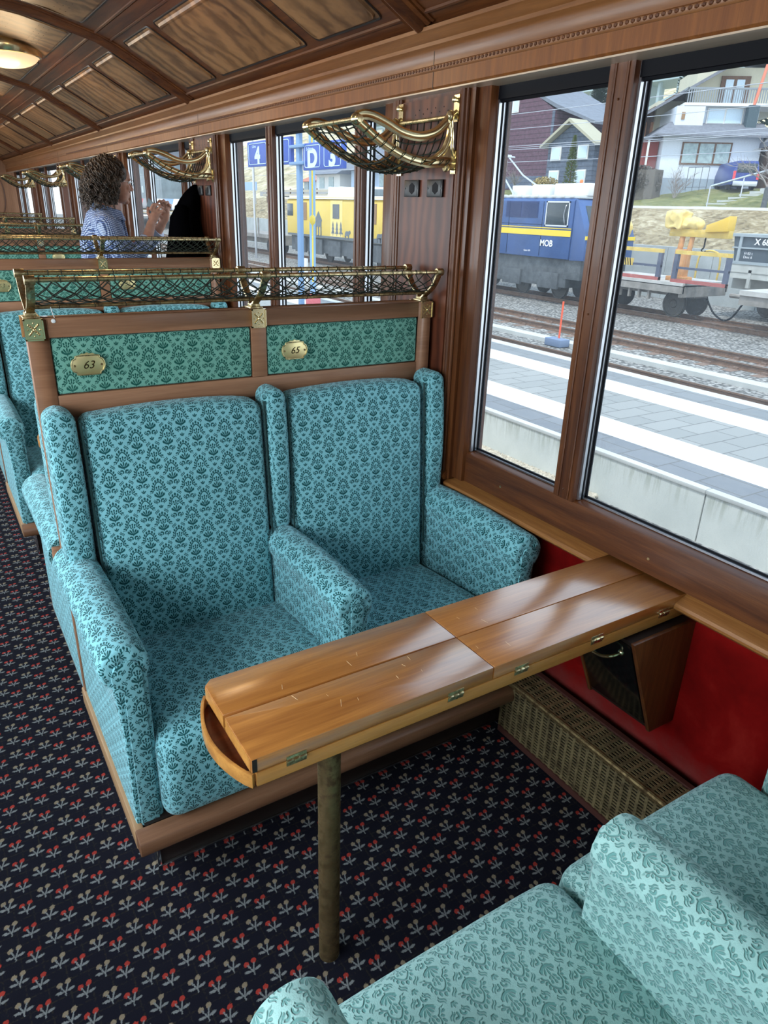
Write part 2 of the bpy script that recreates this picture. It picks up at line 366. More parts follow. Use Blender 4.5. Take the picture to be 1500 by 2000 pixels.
        for ax in range(3):
            a1, a2 = [(1, 2), (0, 2), (0, 1)][ax]; t1 = ticks(h[a1]); t2 = ticks(h[a2])
            for sg in (-1, 1):
                V = []; UVp = []
                for q2 in t2:
                    for q1 in t1:
                        p = Vector((0, 0, 0)); p[ax] = sg * h[ax]; p[a1] = q1; p[a2] = q2
                        i_ = Vector([max(-(h[k] - r), min(h[k] - r, p[k])) for k in range(3)]); d = p - i_
                        w = i_ + d.normalized() * r + c
                        if fn: w = Vector(fn(*w))
                        V.append(tuple(w)); UVp.append((q1 + c[a1], q2 + c[a2]))
                F = []; U = []; n1 = len(t1)
                flip = (sg < 0) != (ax == 1)
                for j in range(len(t2) - 1):
                    for i in range(n1 - 1):
                        f = [j * n1 + i, j * n1 + i + 1, (j + 1) * n1 + i + 1, (j + 1) * n1 + i]
                        if flip: f.reverse()
                        F.append(tuple(f)); U.append([UVp[k] for k in f])
                s.add(V, F, U)
        return s
    def build(s, name, mat, parent=None, bevel=0.0, smooth=True, seg=2, weld=True, loc=None, ang=35):
        me = bpy.data.meshes.new(name); me.from_pydata(s.v, [], s.f)
        uvl = me.uv_layers.new(name='UVMap'); vs = me.vertices
        for p, uv in zip(me.polygons, s.uv):
            if uv is None:
                n = p.normal; ax = max(range(3), key=lambda k: abs(n[k])); a1, a2 = [(1, 2), (0, 2), (0, 1)][ax]
                for li in p.loop_indices:
                    co = vs[me.loops[li].vertex_index].co; uvl.data[li].uv = (co[a1], co[a2])
            else:
                for li, q in zip(p.loop_indices, uv): uvl.data[li].uv = q
        bm = bmesh.new(); bm.from_mesh(me)
        if weld: bmesh.ops.remove_doubles(bm, verts=bm.verts, dist=0.00005)
        bmesh.ops.recalc_face_normals(bm, faces=bm.faces)
        if bevel > 0:
            es = [e for e in bm.edges if len(e.link_faces) == 2 and e.calc_face_angle(0) > math.radians(40)]
            bmesh.ops.bevel(bm, geom=es, offset=bevel, segments=seg, profile=0.5, affect='EDGES', clamp_overlap=True)
        bm.to_mesh(me); bm.free()
        if smooth:
            for p in me.polygons: p.use_smooth = True
            me.set_sharp_from_angle(angle=math.radians(ang))
        for q in (mat if isinstance(mat, (list, tuple)) else [mat]): me.materials.append(q)
        o = bpy.data.objects.new(name, me); COL.objects.link(o)
        if parent is not None: o.parent = parent
        if loc: o.location = loc
        return o

def tag(o, label, cat, group=None, kind=None):
    if label: o['label'] = label
    if cat: o['category'] = cat
    if group: o['group'] = group
    if kind: o['kind'] = kind
    return o
def root(name, loc=(0, 0, 0), rz=0.0, label=None, cat=None, group=None, kind=None):
    o = bpy.data.objects.new(name, None); COL.objects.link(o); o.location = loc; o.rotation_euler = (0, 0, rz); o.empty_display_size = 0.1
    return tag(o, label, cat, group, kind)
def struct(o): o['kind'] = 'structure'; return o
def copy_tree(o, parent=None):
    c = o.copy(); COL.objects.link(c)
    if parent is not None: c.parent = parent
    for ch in list(o.children): copy_tree(ch, c)
    return c
def dup(o, loc, rz=0.0, label=None, group=None):
    c = copy_tree(o); c.location = loc; c.rotation_euler = (0, 0, rz)
    if label: c['label'] = label
    if group: c['group'] = group
    return c
def text_mesh(name, s, size, mat, parent, loc, rot, extrude=0.001, align='CENTER', shear=0.0, sx=1.0, bold=0.0):
    cu = bpy.data.curves.new(name, 'FONT'); cu.body = s; cu.size = size; cu.extrude = extrude; cu.align_x = align; cu.align_y = 'CENTER'; cu.shear = shear; cu.offset = bold
    t = bpy.data.objects.new('tmp_text', cu); me = bpy.data.meshes.new_from_object(t); bpy.data.objects.remove(t); me.name = name
    me.materials.clear(); me.materials.append(mat)
    o = bpy.data.objects.new(name, me); COL.objects.link(o); o.parent = parent; o.location = loc; o.rotation_euler = rot; o.scale = (sx, 1, 1); return o
def cr(pts, n=6):
    # Catmull-Rom through points
    P = [Vector(p) for p in pts]; P = [P[0] * 2 - P[1]] + P + [P[-1] * 2 - P[-2]]; out = []
    for i in range(1, len(P) - 2):
        a, b, c, d = P[i - 1:i + 3]
        for k in range(n):
            t = k / n; out.append(0.5 * ((2 * b) + (c - a) * t + (2 * a - 5 * b + 4 * c - d) * t * t + (3 * b - a - 3 * c + d) * t ** 3))
    out.append(P[-2]); return out
# ------------------------------------------------------------------ carriage shell
Y0, Y1 = -3.2, 13.0
P = 2.157
def zc_half(d):     # d = distance from the centre line x = .25
    t = [(0, 2.445), (0.34, 2.415), (0.45, 2.40), (0.60, 2.362), (0.70, 2.338), (0.75, 2.323), (0.93, 2.228), (1.18, 2.092)]
    for (a, za), (b, zb) in zip(t, t[1:]):
        if d <= b: return za + (zb - za) * (d - a) / (b - a)
    return t[-1][1]
def zc(x): return zc_half(abs(x - 0.25))
f = MB(); f.box(-1.1, 1.6, Y0, Y1, -0.06, 0); struct(f.build('floor', M['carpet'], smooth=False))
w = MB(); w.box(1.54, 1.60, Y0, Y1, 0, 0.735); struct(w.build('wall_right', M['plush'], smooth=False))
w = MB(); w.box(1.47, 1.62, Y0, Y1, 1.96, 2.16); w.box(1.58, 1.62, Y0, Y1, -0.3, 0.80)
struct(w.build('trim_1', M['wood_y'], smooth=False))
# valance and cornice, one moulding run
prof = [(1.60, 1.940), (1.436, 1.940), (1.430, 1.945), (1.430, 1.987)]
v = MB(); v.prism(prof + [(1.60, 1.987)], 'y', Y0, Y1); 
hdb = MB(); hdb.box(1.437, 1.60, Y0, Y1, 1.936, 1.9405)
val = struct(v.build('trim_2', M['valance'], smooth=False))
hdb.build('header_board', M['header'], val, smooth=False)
prof = [(1.47, 1.985), (1.428, 1.985), (1.424, 1.990), (1.424, 1.999), (1.430, 2.003), (1.430, 2.038), (1.424, 2.044), (1.416, 2.050), (1.416, 2.060), (1.406, 2.068),
        (1.400, 2.078), (1.392, 2.084), (1.392, 2.094), (1.47, 2.11)]
c = MB(); c.prism(prof, 'y', Y0, Y1); cor = struct(c.build('trim_3', M['cornice'], smooth=True, ang=50))
bd = MB()
yy = 0.6
while yy < 8:
    bd.ball((1.424, yy, 1.9945), 0.0048, 3, (0.8, 1.3, 1)); yy += 0.016
bd.build('beading', M['wood_y'], cor)
jt = MB()
for k in range(6): jt.box(1.4292, 1.44, 2.02 + P * k, 2.0225 + P * k, 1.942, 1.986); jt.box(1.4292, 1.44, 2.02 + P * k, 2.0225 + P * k, 2.002, 2.04)
jt.build('joint', M['darkwood'], cor, smooth=False)
# left side mirrored simply: wall below, posts, header
w = MB(); w.box(-1.11, -1.05, Y0, Y1, 0, 0.85); w.box(-1.11, -1.05, Y0, Y1, 1.95, 2.2)
for k in range(-1, 6): w.box(-1.11, -1.04, 1.88 + P * (k - 1), 2.31 + P * (k - 1), 0.85, 1.95)
struct(w.build('wall_left', M['wood_y'], smooth=False))
w = MB(); w.prism([(-0.93, 2.094), (-0.95, 2.0), (-1.05, 1.95), (-1.1, 1.95), (-1.1, 2.2)], 'y', Y0, Y1); struct(w.build('trim_4', M['oak_y'], smooth=False))
w = MB(); w.box(-1.1, 1.62, Y1, Y1 + 0.06, 0, 2.6); wf = struct(w.build('wall_front', M['pale_z'], smooth=False))
ov = MB(); ov.tube([(1.20 + 0.16 * math.cos(a / 40 * 2 * PI), Y1 - 0.004, 1.62 + 0.34 * math.sin(a / 40 * 2 * PI)) for a in range(40)], 0.008, 5, closed=True)
ov.build('oval_inlay', M['wood_z'], wf)
w = MB(); w.box(-1.1, 1.62, Y0 - 0.06, Y0, 0, 2.6); struct(w.build('wall_back', M['pale_z'], smooth=False))
# ceiling skin
xs = [-0.93, -0.68, -0.50, -0.45, -0.35, -0.2, -0.09, 0.08, 0.25, 0.42, 0.59, 0.70, 0.85, 0.95, 1.00, 1.18, 1.43]
cm = MB(); cm.prism([(x, zc(x)) for x in xs] + [(1.62, 2.12), (1.62, 2.6), (-1.1, 2.6), (-1.1, 2.12)], 'y', Y0, Y1)
ceil = struct(cm.build('ceiling', M['wood_y'], smooth=True, ang=20))
def ceil_path(x0, x1, y, dz, n=26):
    return [(x0 + (x1 - x0) * i / n, y, zc(x0 + (x1 - x0) * i / n) - dz) for i in range(n + 1)]
for k in range(-1, 6):
    y = 2.05 + P * k
    rb = MB()
    rb.tube(ceil_path(-0.9, 1.40, y, 0.004), 0.026, 8); rb.tube(ceil_path(-0.9, 1.40, y - 0.036, 0.002), 0.013, 6); rb.tube(ceil_path(-0.9, 1.40, y + 0.036, 0.002), 0.013, 6)
    rb.tube(ceil_path(-0.9, 1.40, y - 0.058, 0.0), 0.008, 6); rb.tube(ceil_path(-0.9, 1.40, y + 0.058, 0.0), 0.008, 6)
    rb.build('rib', M['wood_x'], ceil)
for k in range(-1, 5):
    y = 2.05 + P * k
    for x in (-0.51, -0.44, 0.94, 1.01, 1.37):
        st = MB(); st.tube([(x, y + 0.06, zc(x) - 0.001), (x, y + P - 0.06, zc(x) - 0.001)], 0.0065, 6); st.build('bead_strip', M['wood_y'], ceil)
    st = MB(); st.prism([(0.948, zc(0.948) - 0.004), (1.002, zc(1.002) - 0.004), (1.002, zc(1.002) + 0.01), (0.948, zc(0.948) + 0.01)], 'y', y + 0.06, y + P - 0.06)
    st.build('flat_strip', M['wood_y'], ceil)
    def panel(x0, x1, ya, yb, mat, t=0.012):
        e = 0.022
        def q(u, v_, s_):
            x = x0 + (x1 - x0) * u; yv = ya + (yb - ya) * v_
            return x, yv
        m_ = MB(); n = 10
        rings = []
        for (ins, dz) in ((0, 0.001), (0.006, 0.004), (0.012, 0.004), (0.016, t), (e + 0.006, t)):
            ring = []
            X0, X1, YA, YB = x0 + ins, x1 - ins, ya + ins, yb - ins; rc = 0.02
            def arc(cx, cy, a0):
                return [(cx + rc * math.cos(a0 + i * PI / 8), cy + rc * math.sin(a0 + i * PI / 8)) for i in range(5)]
            pts = []
            def seg(a, b, nn=6): return [(a[0] + (b[0] - a[0]) * i / nn, a[1] + (b[1] - a[1]) * i / nn) for i in range(1, nn)]
            A = arc(X0 + rc, YA + rc, PI); B = arc(X1 - rc, YA + rc, 1.5 * PI); Cc = arc(X1 - rc, YB - rc, 0); D = arc(X0 + rc, YB - rc, PI / 2)
            pts = A + seg(A[-1], B[0]) + B + seg(B[-1], Cc[0]) + Cc + seg(Cc[-1], D[0]) + D + seg(D[-1], A[0])
            rings.append([(p[0], p[1], zc(p[0]) - dz) for p in pts])
        m_.loft(rings, True, False)
        # inside grid
        X0, X1, YA, YB = x0 + e, x1 - e, ya + e, yb - e
        m_.grid(lambda u, v_: (X0 + (X1 - X0) * u, YA + (YB - YA) * v_, zc(X0 + (X1 - X0) * u) - t), 10, 4)
        po = m_.build('ceiling_panel', mat, ceil)
        gr = MB(); gr.tube([(p[0], p[1], p[2]) for p in rings[0]], 0.0045, 5, closed=True); gr.build('shade_line', M['darkwood'], po)  # dark tube stands in for the shadow line round the panel
        return po
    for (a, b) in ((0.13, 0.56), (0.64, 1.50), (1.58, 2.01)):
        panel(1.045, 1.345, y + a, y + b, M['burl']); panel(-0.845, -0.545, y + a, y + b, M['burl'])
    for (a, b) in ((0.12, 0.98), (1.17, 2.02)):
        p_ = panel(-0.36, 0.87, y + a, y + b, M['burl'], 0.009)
        if k >= 0:
            ho = MB()
            for i in range(9):
                for j in range(22):
                    x = 0.30 + 0.023 * j; yv = y + a + 0.1 + (b - a - 0.2) * i / 8
                    zz = zc(x) - 0.0095; r_ = 0.004
                    ho.add([(x - r_, yv, zz), (x, yv - r_, zz), (x + r_, yv, zz), (x, yv + r_, zz)], [(0, 1, 2, 3)])
            ho.build('perforation', M['rubber'], p_, smooth=False, weld=False)

# ------------------------------------------------------------------ window wall
def window(k, ya, yb, mulls):
    r_ = root('window_%d' % k); r_['kind'] = 'structure'
    fr = MB()
    fr.prism([(1.505, 0.728), (1.505, 0.818), (1.508, 0.829), (1.516, 0.833), (1.565, 0.837), (1.565, 0.728)], 'y', ya - 0.02, yb + 0.02)
    fr.build('sill_frame', M['wood_y'], r_)
    for (a, b) in ((ya - 0.075, ya), (yb, yb + 0.078)):
        p_ = MB(); p_.box(1.490, 1.575, a, b, 0.728, 1.942); p_.build('side_post', M['wood_z'], r_, bevel=0.003)
    for (a, b) in mulls:
        p_ = MB(); p_.box(1.500, 1.552, a, b, 0.830, 1.942)
        for q in (0.25, 0.75): p_.tube([(1.4995, a + (b - a) * q, 0.832), (1.4995, a + (b - a) * q, 1.94)], 0.004, 6)
        for z_ in (0.86, 1.36, 1.86): p_.ball((1.499, (a + b) / 2, z_), 0.003, 4)
        p_.build('mullion', M['wood_z'], r_)
    edges = [ya] + [q for ab in mulls for q in ab] + [yb]
    for i in range(0, len(edges), 2):
        a, b = edges[i], edges[i + 1]
        g = MB(); g.add([(1.548, a, 0.83), (1.548, b, 0.83), (1.548, b, 1.945), (1.548, a, 1.945)], [(0, 1, 2, 3)]); g.build('pane', M['glass'], r_, smooth=False)
        t_ = MB()
        for yv, s_ in ((a, 1), (b, -1)): t_.box(1.518, 1.528, *sorted((yv, yv + s_ * 0.007)), 0.836, 1.942); t_.box(1.537, 1.547, *sorted((yv, yv + s_ * 0.006)), 0.836, 1.942)
        t_.box(1.538, 1.547, a, b, 0.836, 0.841)
        t_.build('metal_trim', M['silver'], r_, smooth=False)
        gk = MB()
        for yv, s_ in ((a, 1), (b, -1)): gk.box(1.5285, 1.5365, *sorted((yv, yv + s_ * 0.007)), 0.837, 1.94); gk.box(1.5465, 1.5515, *sorted((yv, yv + s_ * 0.012)), 0.837, 1.94)
        gk.box(1.5465, 1.5515, a, b, 0.838, 0.846)
        gk.build('gasket', M['rubber'], r_, smooth=False)
        bl = MB(); bl.box(1.515, 1.546, a + 0.004, b - 0.004, 1.902, 1.936); bl.tube([(1.527, a + 0.004, 1.901), (1.527, b - 0.004, 1.901)], 0.007, 8)
        bl.build('roller_blind', M['blind'], r_)
    lg = MB(); lg.prism([(1.54, 0.676), (1.500, 0.676), (1.484, 0.682), (1.476, 0.690), (1.474, 0.698), (1.478, 0.705), (1.488, 0.709), (1.497, 0.712), (1.540, 0.729)], 'y', ya - 0.08, yb + 0.08)
    lg.build('ledge', M['oak_y'], r_, ang=30)
    sc_ = MB()
    for q in (0.12, 0.5, 0.88): sc_.lathe([(0.0, 0.0), (0.004, 0.0005), (0.004, 0.003)], (1.5035, ya + (yb - ya) * q, 0.77), 'x', 8)
    sc_.build('screw', M['brass_dk'], r_)
def pillar(k, c):
    r_ = root('trim_%d' % (10 + k)); r_['kind'] = 'structure'
    a, b = c - 0.1625, c + 0.1625
    p_ = MB(); p_.box(1.478, 1.62, a - 0.06, b + 0.06, 0.72, 1.945); p_.box(1.492, 1.62, a - 0.02, b + 0.02, 0, 0.72); p_.build('pillar_core', M['wood_z'], r_, smooth=False)
    q = MB(); q.box(1.470, 1.480, a + 0.012, b - 0.012, 0.76, 1.925); q.build('veneer_panel', M['flame'], r_, smooth=False)
    m_ = MB()
    for yv, s_ in ((a, -1), (b, 1)):
        for d, rr in ((0.000, 0.007), (0.014, 0.010), (0.032, 0.006)): m_.tube([(1.474, yv + s_ * d, 0.745), (1.474, yv + s_ * d, 1.942)], rr, 8)
    m_.build('moulding', M['wood_z'], r_)
    m2 = MB(); m2.prism([(1.49, 0.715), (1.462, 0.72), (1.458, 0.73), (1.464, 0.742), (1.478, 0.75), (1.49, 0.75)], 'y', a - 0.05, b + 0.05); m2.build('foot_moulding', M['wood_y'], r_)
    h = MB()
    for i in range(9): h.lathe([(0, -0.0005), (0.0022, 0), (0.0022, 0.002)], (1.4694, a + 0.06 + 0.022 * i, 1.885 + (0.012 if i % 2 else 0)), 'x', 6)
    h.build('vent_hole', M['rubber'], r_)
for k in range(-1, 6): pillar(k + 1, 2.0925 + P * (k - 1))
window(1, 0.245, 1.815, [(0.415, 0.470), (1.312, 1.388)])
window(2, 2.385, 3.955, [(2.555, 2.613), (3.378, 3.450)])
for k in range(3, 7): window(k, 2.385 + P * (k - 2), 3.955 + P * (k - 2), [(2.555 + P * (k - 2), 2.613 + P * (k - 2)), (3.378 + P * (k - 2), 3.450 + P * (k - 2))])
window(7, 2.385 - 2 * P, 3.955 - 2 * P, [(2.555 - 2 * P, 2.613 - 2 * P), (3.378 - 2 * P, 3.450 - 2 * P)])
for k in range(-1, 6):
    g = MB(); a = 2.31 + P * (k - 1); b = 1.88 + P * k; g.add([(-1.08, a, 0.85), (-1.08, b, 0.85), (-1.08, b, 1.95), (-1.08, a, 1.95)], [(0, 1, 2, 3)])
    o = g.build('window_%d' % (11 + k), M['glass'], smooth=False); struct(o)

# ------------------------------------------------------------------ ceiling lamps
def lamp_mat():
    m, nt, b = new_mat('lit opal glass'); setp(b, col=(0.5, 0.4, 0.28), rough=0.3, emcol=(1.0, 0.66, 0.36), em=0.52); return m
M['opal'] = lamp_mat()
for i, y in enumerate((3.04, 5.12, 7.3, 9.45)):
    z0 = zc(0.66) - 0.010
    t_ = root('ceiling_lamp', (0.66, y, z0), 0, ['round brass ceiling lamp with opal dome above the seats 63 and 65', 'glowing opal dome ceiling lamp with a brass rim, above the second seat',
         'round ceiling lamp above the third seat of the row', 'round ceiling lamp next to the end wall'][i], 'lamp', 'ceiling lamps')
    rim = MB(); rim.lathe([(0.0, 0.02), (0.16, 0.018), (0.186, 0.004), (0.196, -0.012), (0.196, -0.034), (0.184, -0.060), (0.172, -0.062), (0.164, -0.050)], (0, 0, 0), 'z', 48)
    rim.build('rim', M['brass'], t_)
    dm = MB(); dm.lathe([(0.170, -0.050)] + [(0.170 * math.cos(a * PI / 2 / 10), -0.050 - 0.070 * math.sin(a * PI / 2 / 10)) for a in range(1, 10)] + [(0.0, -0.120)], (0, 0, 0), 'z', 48)
    dm.build('dome', M['opal'], t_)
    ld = bpy.data.lights.new('lamp_light', 'POINT'); ld.energy = 3; ld.color = (1, 0.72, 0.42); ld.shadow_soft_size = 0.12
    lo = bpy.data.objects.new('lamp_light', ld); COL.objects.link(lo); lo.location = (0.66, y, z0 - 0.21)

# ------------------------------------------------------------------ heater grille along the floor
hr = root('heater_grille', (1.38, 0.98, 0), 0, 'long slotted brass heater cover on the floor under the red wall', 'heater')
L0, L1 = -0.38, 0.40
b_ = MB(); b_.box(0.006, 0.11, L0 + 0.004, L1 - 0.004, 0.012, 0.207); b_.build('core', M['rubber'], hr, smooth=False)
g = MB(); n = 30
for i in range(n + 1):
    yv = L0 + (L1 - L0) * i / n; g.box(0.0, 0.004, yv - 0.0045, yv + 0.0045, 0.018, 0.205)
    g.box(0.004, 0.10, yv - 0.0045, yv + 0.0045, 0.2095, 0.2125)
for j in range(17):
    z = 0.024 + j * 0.0108; g.box(0.0012, 0.0038, L0, L1, z - 0.0026, z + 0.0026)
for j in range(8):
    x = 0.014 + j * 0.0115; g.box(x - 0.0026, x + 0.0026, L0, L1, 0.210, 0.2122)
g.build('slotted_cover', M['grille'], hr, smooth=False, weld=False)
e = MB(); e.tube([(0.004, L0, 0.2075), (0.004, L1, 0.2075)], 0.0075, 8); e.box(-0.002, 0.004, L0, L1, 0.196, 0.208); e.build('corner_strip', M['tarnish'], hr)
e = MB(); e.box(-0.004, 0.006, L0, L1, 0.0, 0.020); e.box(0.102, 0.118, L0, L1, 0.19, 0.217); e.build('base_strip', plain('red brown strip', (0.07, 0.022, 0.016), 0.6), hr)

# ------------------------------------------------------------------ waste bin box below the table
br = root('waste_bin', (1.54, 0.99, 0.33), 0, 'tapering dark wooden waste box on the red wall below the table with black flap', 'bin')
pr = [(-0.24, 0.322), (0.0, 0.322), (0.0, 0.0), (-0.100, 0.0), (-0.105, 0.015)]
for (a, b) in ((-0.11, -0.098), (0.098, 0.11)):
    s_ = MB(); s_.prism(pr, 'y', a, b); s_.build('side_board', M['wood_z'], br, bevel=0.002)
s_ = MB(); s_.prism([(-0.232, 0.318), (0.0, 0.318), (0.0, 0.004), (-0.094, 0.004)], 'y', -0.099, 0.099); s_.build('carcass', M['darkwood'], br, smooth=False)
fl = MB(); fl.prism([(-0.232, 0.30), (-0.226, 0.305), (-0.098, 0.024), (-0.106, 0.02)], 'y', -0.094, 0.094); fo = fl.build('flap', M['gloss_black'], br, bevel=0.001)
hd = MB(); hd.tube(cr([(-0.222, -0.062, 0.268), (-0.243, -0.055, 0.262), (-0.252, -0.025, 0.250), (-0.252, 0.025, 0.250), (-0.243, 0.055, 0.262), (-0.222, 0.062, 0.268)], 5), 0.0045, 8)
for s in (-1, 1): hd.ball((-0.218, s * 0.062, 0.268), 0.009, 6)
hd.build('handle', M['brass'], fo)

# ------------------------------------------------------------------ power sockets on the pillars
def socket(y0, z0, label, grp):
    t_ = root('power_socket', (1.470, y0, z0), 0, label, 'socket', grp)
    p_ = MB(); p_.box(-0.008, 0.0, -0.042, 0.042, -0.026, 0.026); p_.build('plate', M['black'], t_, bevel=0.002)
    hx = MB(); R1 = [(0.022 * math.cos(PI / 6 + a * PI / 3), 0.022 * math.sin(PI / 6 + a * PI / 3)) for a in range(6)]
    hx.box(-0.0095, -0.006, -0.036, 0.022, -0.023, 0.023); hx.build('cover', plain('dark grey plastic', (0.018, 0.018, 0.02), 0.4), t_, bevel=0.001)
    h2 = MB(); h2.prism([(q[0] * 0.8 - 0.007, q[1] * 0.8) for q in R1], 'x', -0.0105, -0.009); h2.build('opening', M['rubber'], t_)
    for s in (-1, 1):
        sc2 = MB(); sc2.lathe([(0, -0.0095), (0.003, -0.009), (0.003, -0.006)], (0, s * 0.036, 0), 'x', 8); sc2.build('screw', M['darkwood'], t_)
for k in range(0, 3):
    w_ = ['pillar behind seat 65', 'pillar with the black jacket', 'pillar behind the standing person'][k]
    socket(2.163 + P * k, 1.668, 'black power socket on the far side of the ' + w_, 'pillar sockets')
    socket(2.030 + P * k, 1.668, 'black power socket on the near side of the ' + w_, 'pillar sockets')
# ------------------------------------------------------------------ double seats (local: x across, front face of the partition at y = 0, sitter looks to -y)
XC = 0.835
def arm_profile(roll_c, rr, px0, px1, zb, both=False, n=18):
    # ring of (x, z): up the inner panel side, round the roll, down the outer side
    cx, cz = roll_c; pts = []
    pts.append((px1, zb)); 
    for i in range(1, 4): pts.append((px1, zb + (cz - 0.045 - zb) * i / 4))
    a0 = -0.55 if not both else -0.75; a1 = PI + (0.95 if not both else 0.75)
    for i in range(n + 1):
        a = a0 + (a1 - a0) * i / n; pts.append((cx + rr * math.cos(a), cz + rr * math.sin(a)))
    for i in range(3, 0, -1): pts.append((px0, zb + (cz - 0.075 - zb) * i / 4))
    pts.append((px0, zb)); return pts
def armrest(parent, prof, yf, yb, roll_c, strip, fab, flip=False, drop=0.0):
    def S(p): return (-p[0], p[1]) if flip else p
    cx, cz = roll_c; secs = []; vv = []
    stations = [(yf, 0.86), (yf + 0.002, 0.93), (yf + 0.008, 0.975), (yf + 0.02, 1.0)] + [(yf + 0.02 + (yb - yf - 0.02) * i / 8, 1.0) for i in range(1, 9)]
    for y, k in stations:
        ring = []; t = (y - yf) / (yb - yf)
        lift = 0.012 * math.sin(t * PI) - drop * t
        for p in prof:
            x = cx + (p[0] - cx) * (k if p[1] > cz - 0.1 else 0.5 + 0.5 * k); z = p[1] if p[1] < cz - 0.12 else cz + (p[1] - cz) * k + lift
            q = S((x, z)); ring.append((q[0], y, q[1]))
        if flip: ring.reverse()
        secs.append(ring); vv.append(y)
    m = MB(); m.loft(secs, True, False, vv)
    # pleated front
    rim = secs[0]; n = len(rim); V = list(rim); F = []; U = [(p[0], p[2]) for p in rim]
    c0 = S((cx, cz))
    for ri, k in enumerate((0.78, 0.55, 0.3)):
        for i, p in enumerate(rim):
            x = c0[0] + (p[0] - c0[0]) * k; up = p[2] > cz - 0.1
            z = c0[1] + (p[2] - c0[1]) * (k if up else 1.0)
            if not up: x = p[0] * 0.5 + 0.5 * x
            dy = (-0.004 if (i // 2) % 2 else 0.002) * (1 if up else 0) * (1 - ri * 0.3) - 0.003
            V.append((x, p[1] + dy, z)); U.append((x, z))
    uv = []
    for ri in range(3):
        for i in range(n):
            j = (i + 1) % n; f = (ri * n + i, ri * n + j, (ri + 1) * n + j, (ri + 1) * n + i); F.append(f); uv.append([U[q] for q in f])
    f = tuple(3 * n + i for i in range(n)); F.append(f); uv.append([U[q] for q in f])
    m.add(V, F, uv)
    m.add(secs[-1], [tuple(range(n))])
    o = m.build('armrest', fab, parent, ang=60)
    # facing strip
    x0, x1, zt, zb = strip; s = MB(); r = (x1 - x0) / 2; xm = (x0 + x1) / 2
    pts = [(x0, zb), (x1, zb)] + [(xm + r * math.cos(a * PI / 8), zt - r + r * math.sin(a * PI / 8)) for a in range(9)]
    if strip[0] < -0.3 or strip[0] > 0.3:      # scroll that curls outwards
        pts = [(x0, zb), (x1, zb), (x1, zt - 0.035), (x1 - 0.006, zt - 0.012), (x1 - 0.02, zt), (x0 + 0.008, zt), (x0 - 0.012, zt - 0.008), (x0 - 0.024, zt - 0.028), (x0 - 0.022, zt - 0.052), (x0 - 0.008, zt - 0.066), (x0, zt - 0.09)]
    pts = [S(p) for p in pts]
    if flip: pts.reverse()
    s.prism(pts, 'y', yf - 0.010, yf + 0.01); fo = s.build('facing', fab, o, bevel=0.003)
    return o
def wing(parent, x0, x1, fab, z0=0.655, z1=1.105):
    m = MB(); xm = (x0 + x1) / 2
    def d(x, y, z):
        t = (z - z0) / (z1 - z0); y2 = y - (0.012 * math.sin(PI * min(1, t * 1.05)) + 0.018 * (1 - t)) * (1 if y < -0.03 else 0)
        return x, y2, z - (abs(x - xm) * 0.25 if z > z1 - 0.06 else 0)
    m.pillow(x0, x1, -0.105, 0.0, z0, z1, 0.026, 8, d); return m.build('wing', fab, parent, ang=70)
def back(parent, x0, x1, fab):
    m = MB(); xm = (x0 + x1) / 2; hw = (x1 - x0) / 2
    def d(x, y, z):
        u = (x - xm) / hw; t = (z - 0.40) / 0.69
        y2 = y
        if y < -0.03: y2 = y - 0.020 * (1 - u * u) * math.sin(PI * max(0, min(1, t))) - 0.055 * (1 - t)
        z2 = z - (0.012 * u * u + 0.010 * max(0, u) ** 6) * max(0, t) ** 3
        return x * 1.0, y2, z2
    m.pillow(x0, x1, -0.095, 0.0, 0.38, 1.088, 0.03, 12, d)
    o = m.build('back_cushion', fab, parent, ang=70)
    for x in (x0 - 0.002, x1 + 0.002): p = MB(); p.tube([(x, -0.092 - 0.055 * (1 - (z - 0.4) / 0.69), z) for z in (0.50, 0.66, 0.8, 0.95, 1.05, 1.07)], 0.0032, 6); p.build('piping', M['piping'], o)
    return o
def cushion(parent, x0, x1, fab, cext=0.0):
    m = MB(); xm = (x0 + x1) / 2; hw = (x1 - x0) / 2
    def d(x, y, z):
        u = (x - xm) / hw; t = (y + 0.655) / 0.60
        z2 = z
        if z > 0.33: z2 = z + 0.022 * (1 - u ** 4) * math.sin(PI * min(1, max(0, t * 0.75 + 0.2))) - 0.035 * max(0, t) ** 1.5
        y2 = y - (0.012 * math.sin(PI * max(0, min(1, (z - 0.19) / 0.25))) if y < -0.5 else 0)
        return x, y2, z2
    m.pillow(x0, x1, -0.650 - cext, -0.06, 0.190, 0.440, 0.042, 12, d); return m.build('seat_cushion', fab, parent, ang=70)
def plate_pts(w, h):
    pts = []
    for sx, sy in ((1, 1), (-1, 1), (-1, -1), (1, -1)):
        q = [(w * 0.5, 0.0), (w * 0.485, h * 0.16), (w * 0.44, h * 0.30), (w * 0.36, h * 0.36), (w * 0.35, h * 0.47), (w * 0.26, h * 0.5), (w * 0.0, h * 0.5)]
        q = [(sx * a, sy * b) for a, b in q]
        if sx * sy < 0: q.reverse()
        pts += q[:-1]
    return pts
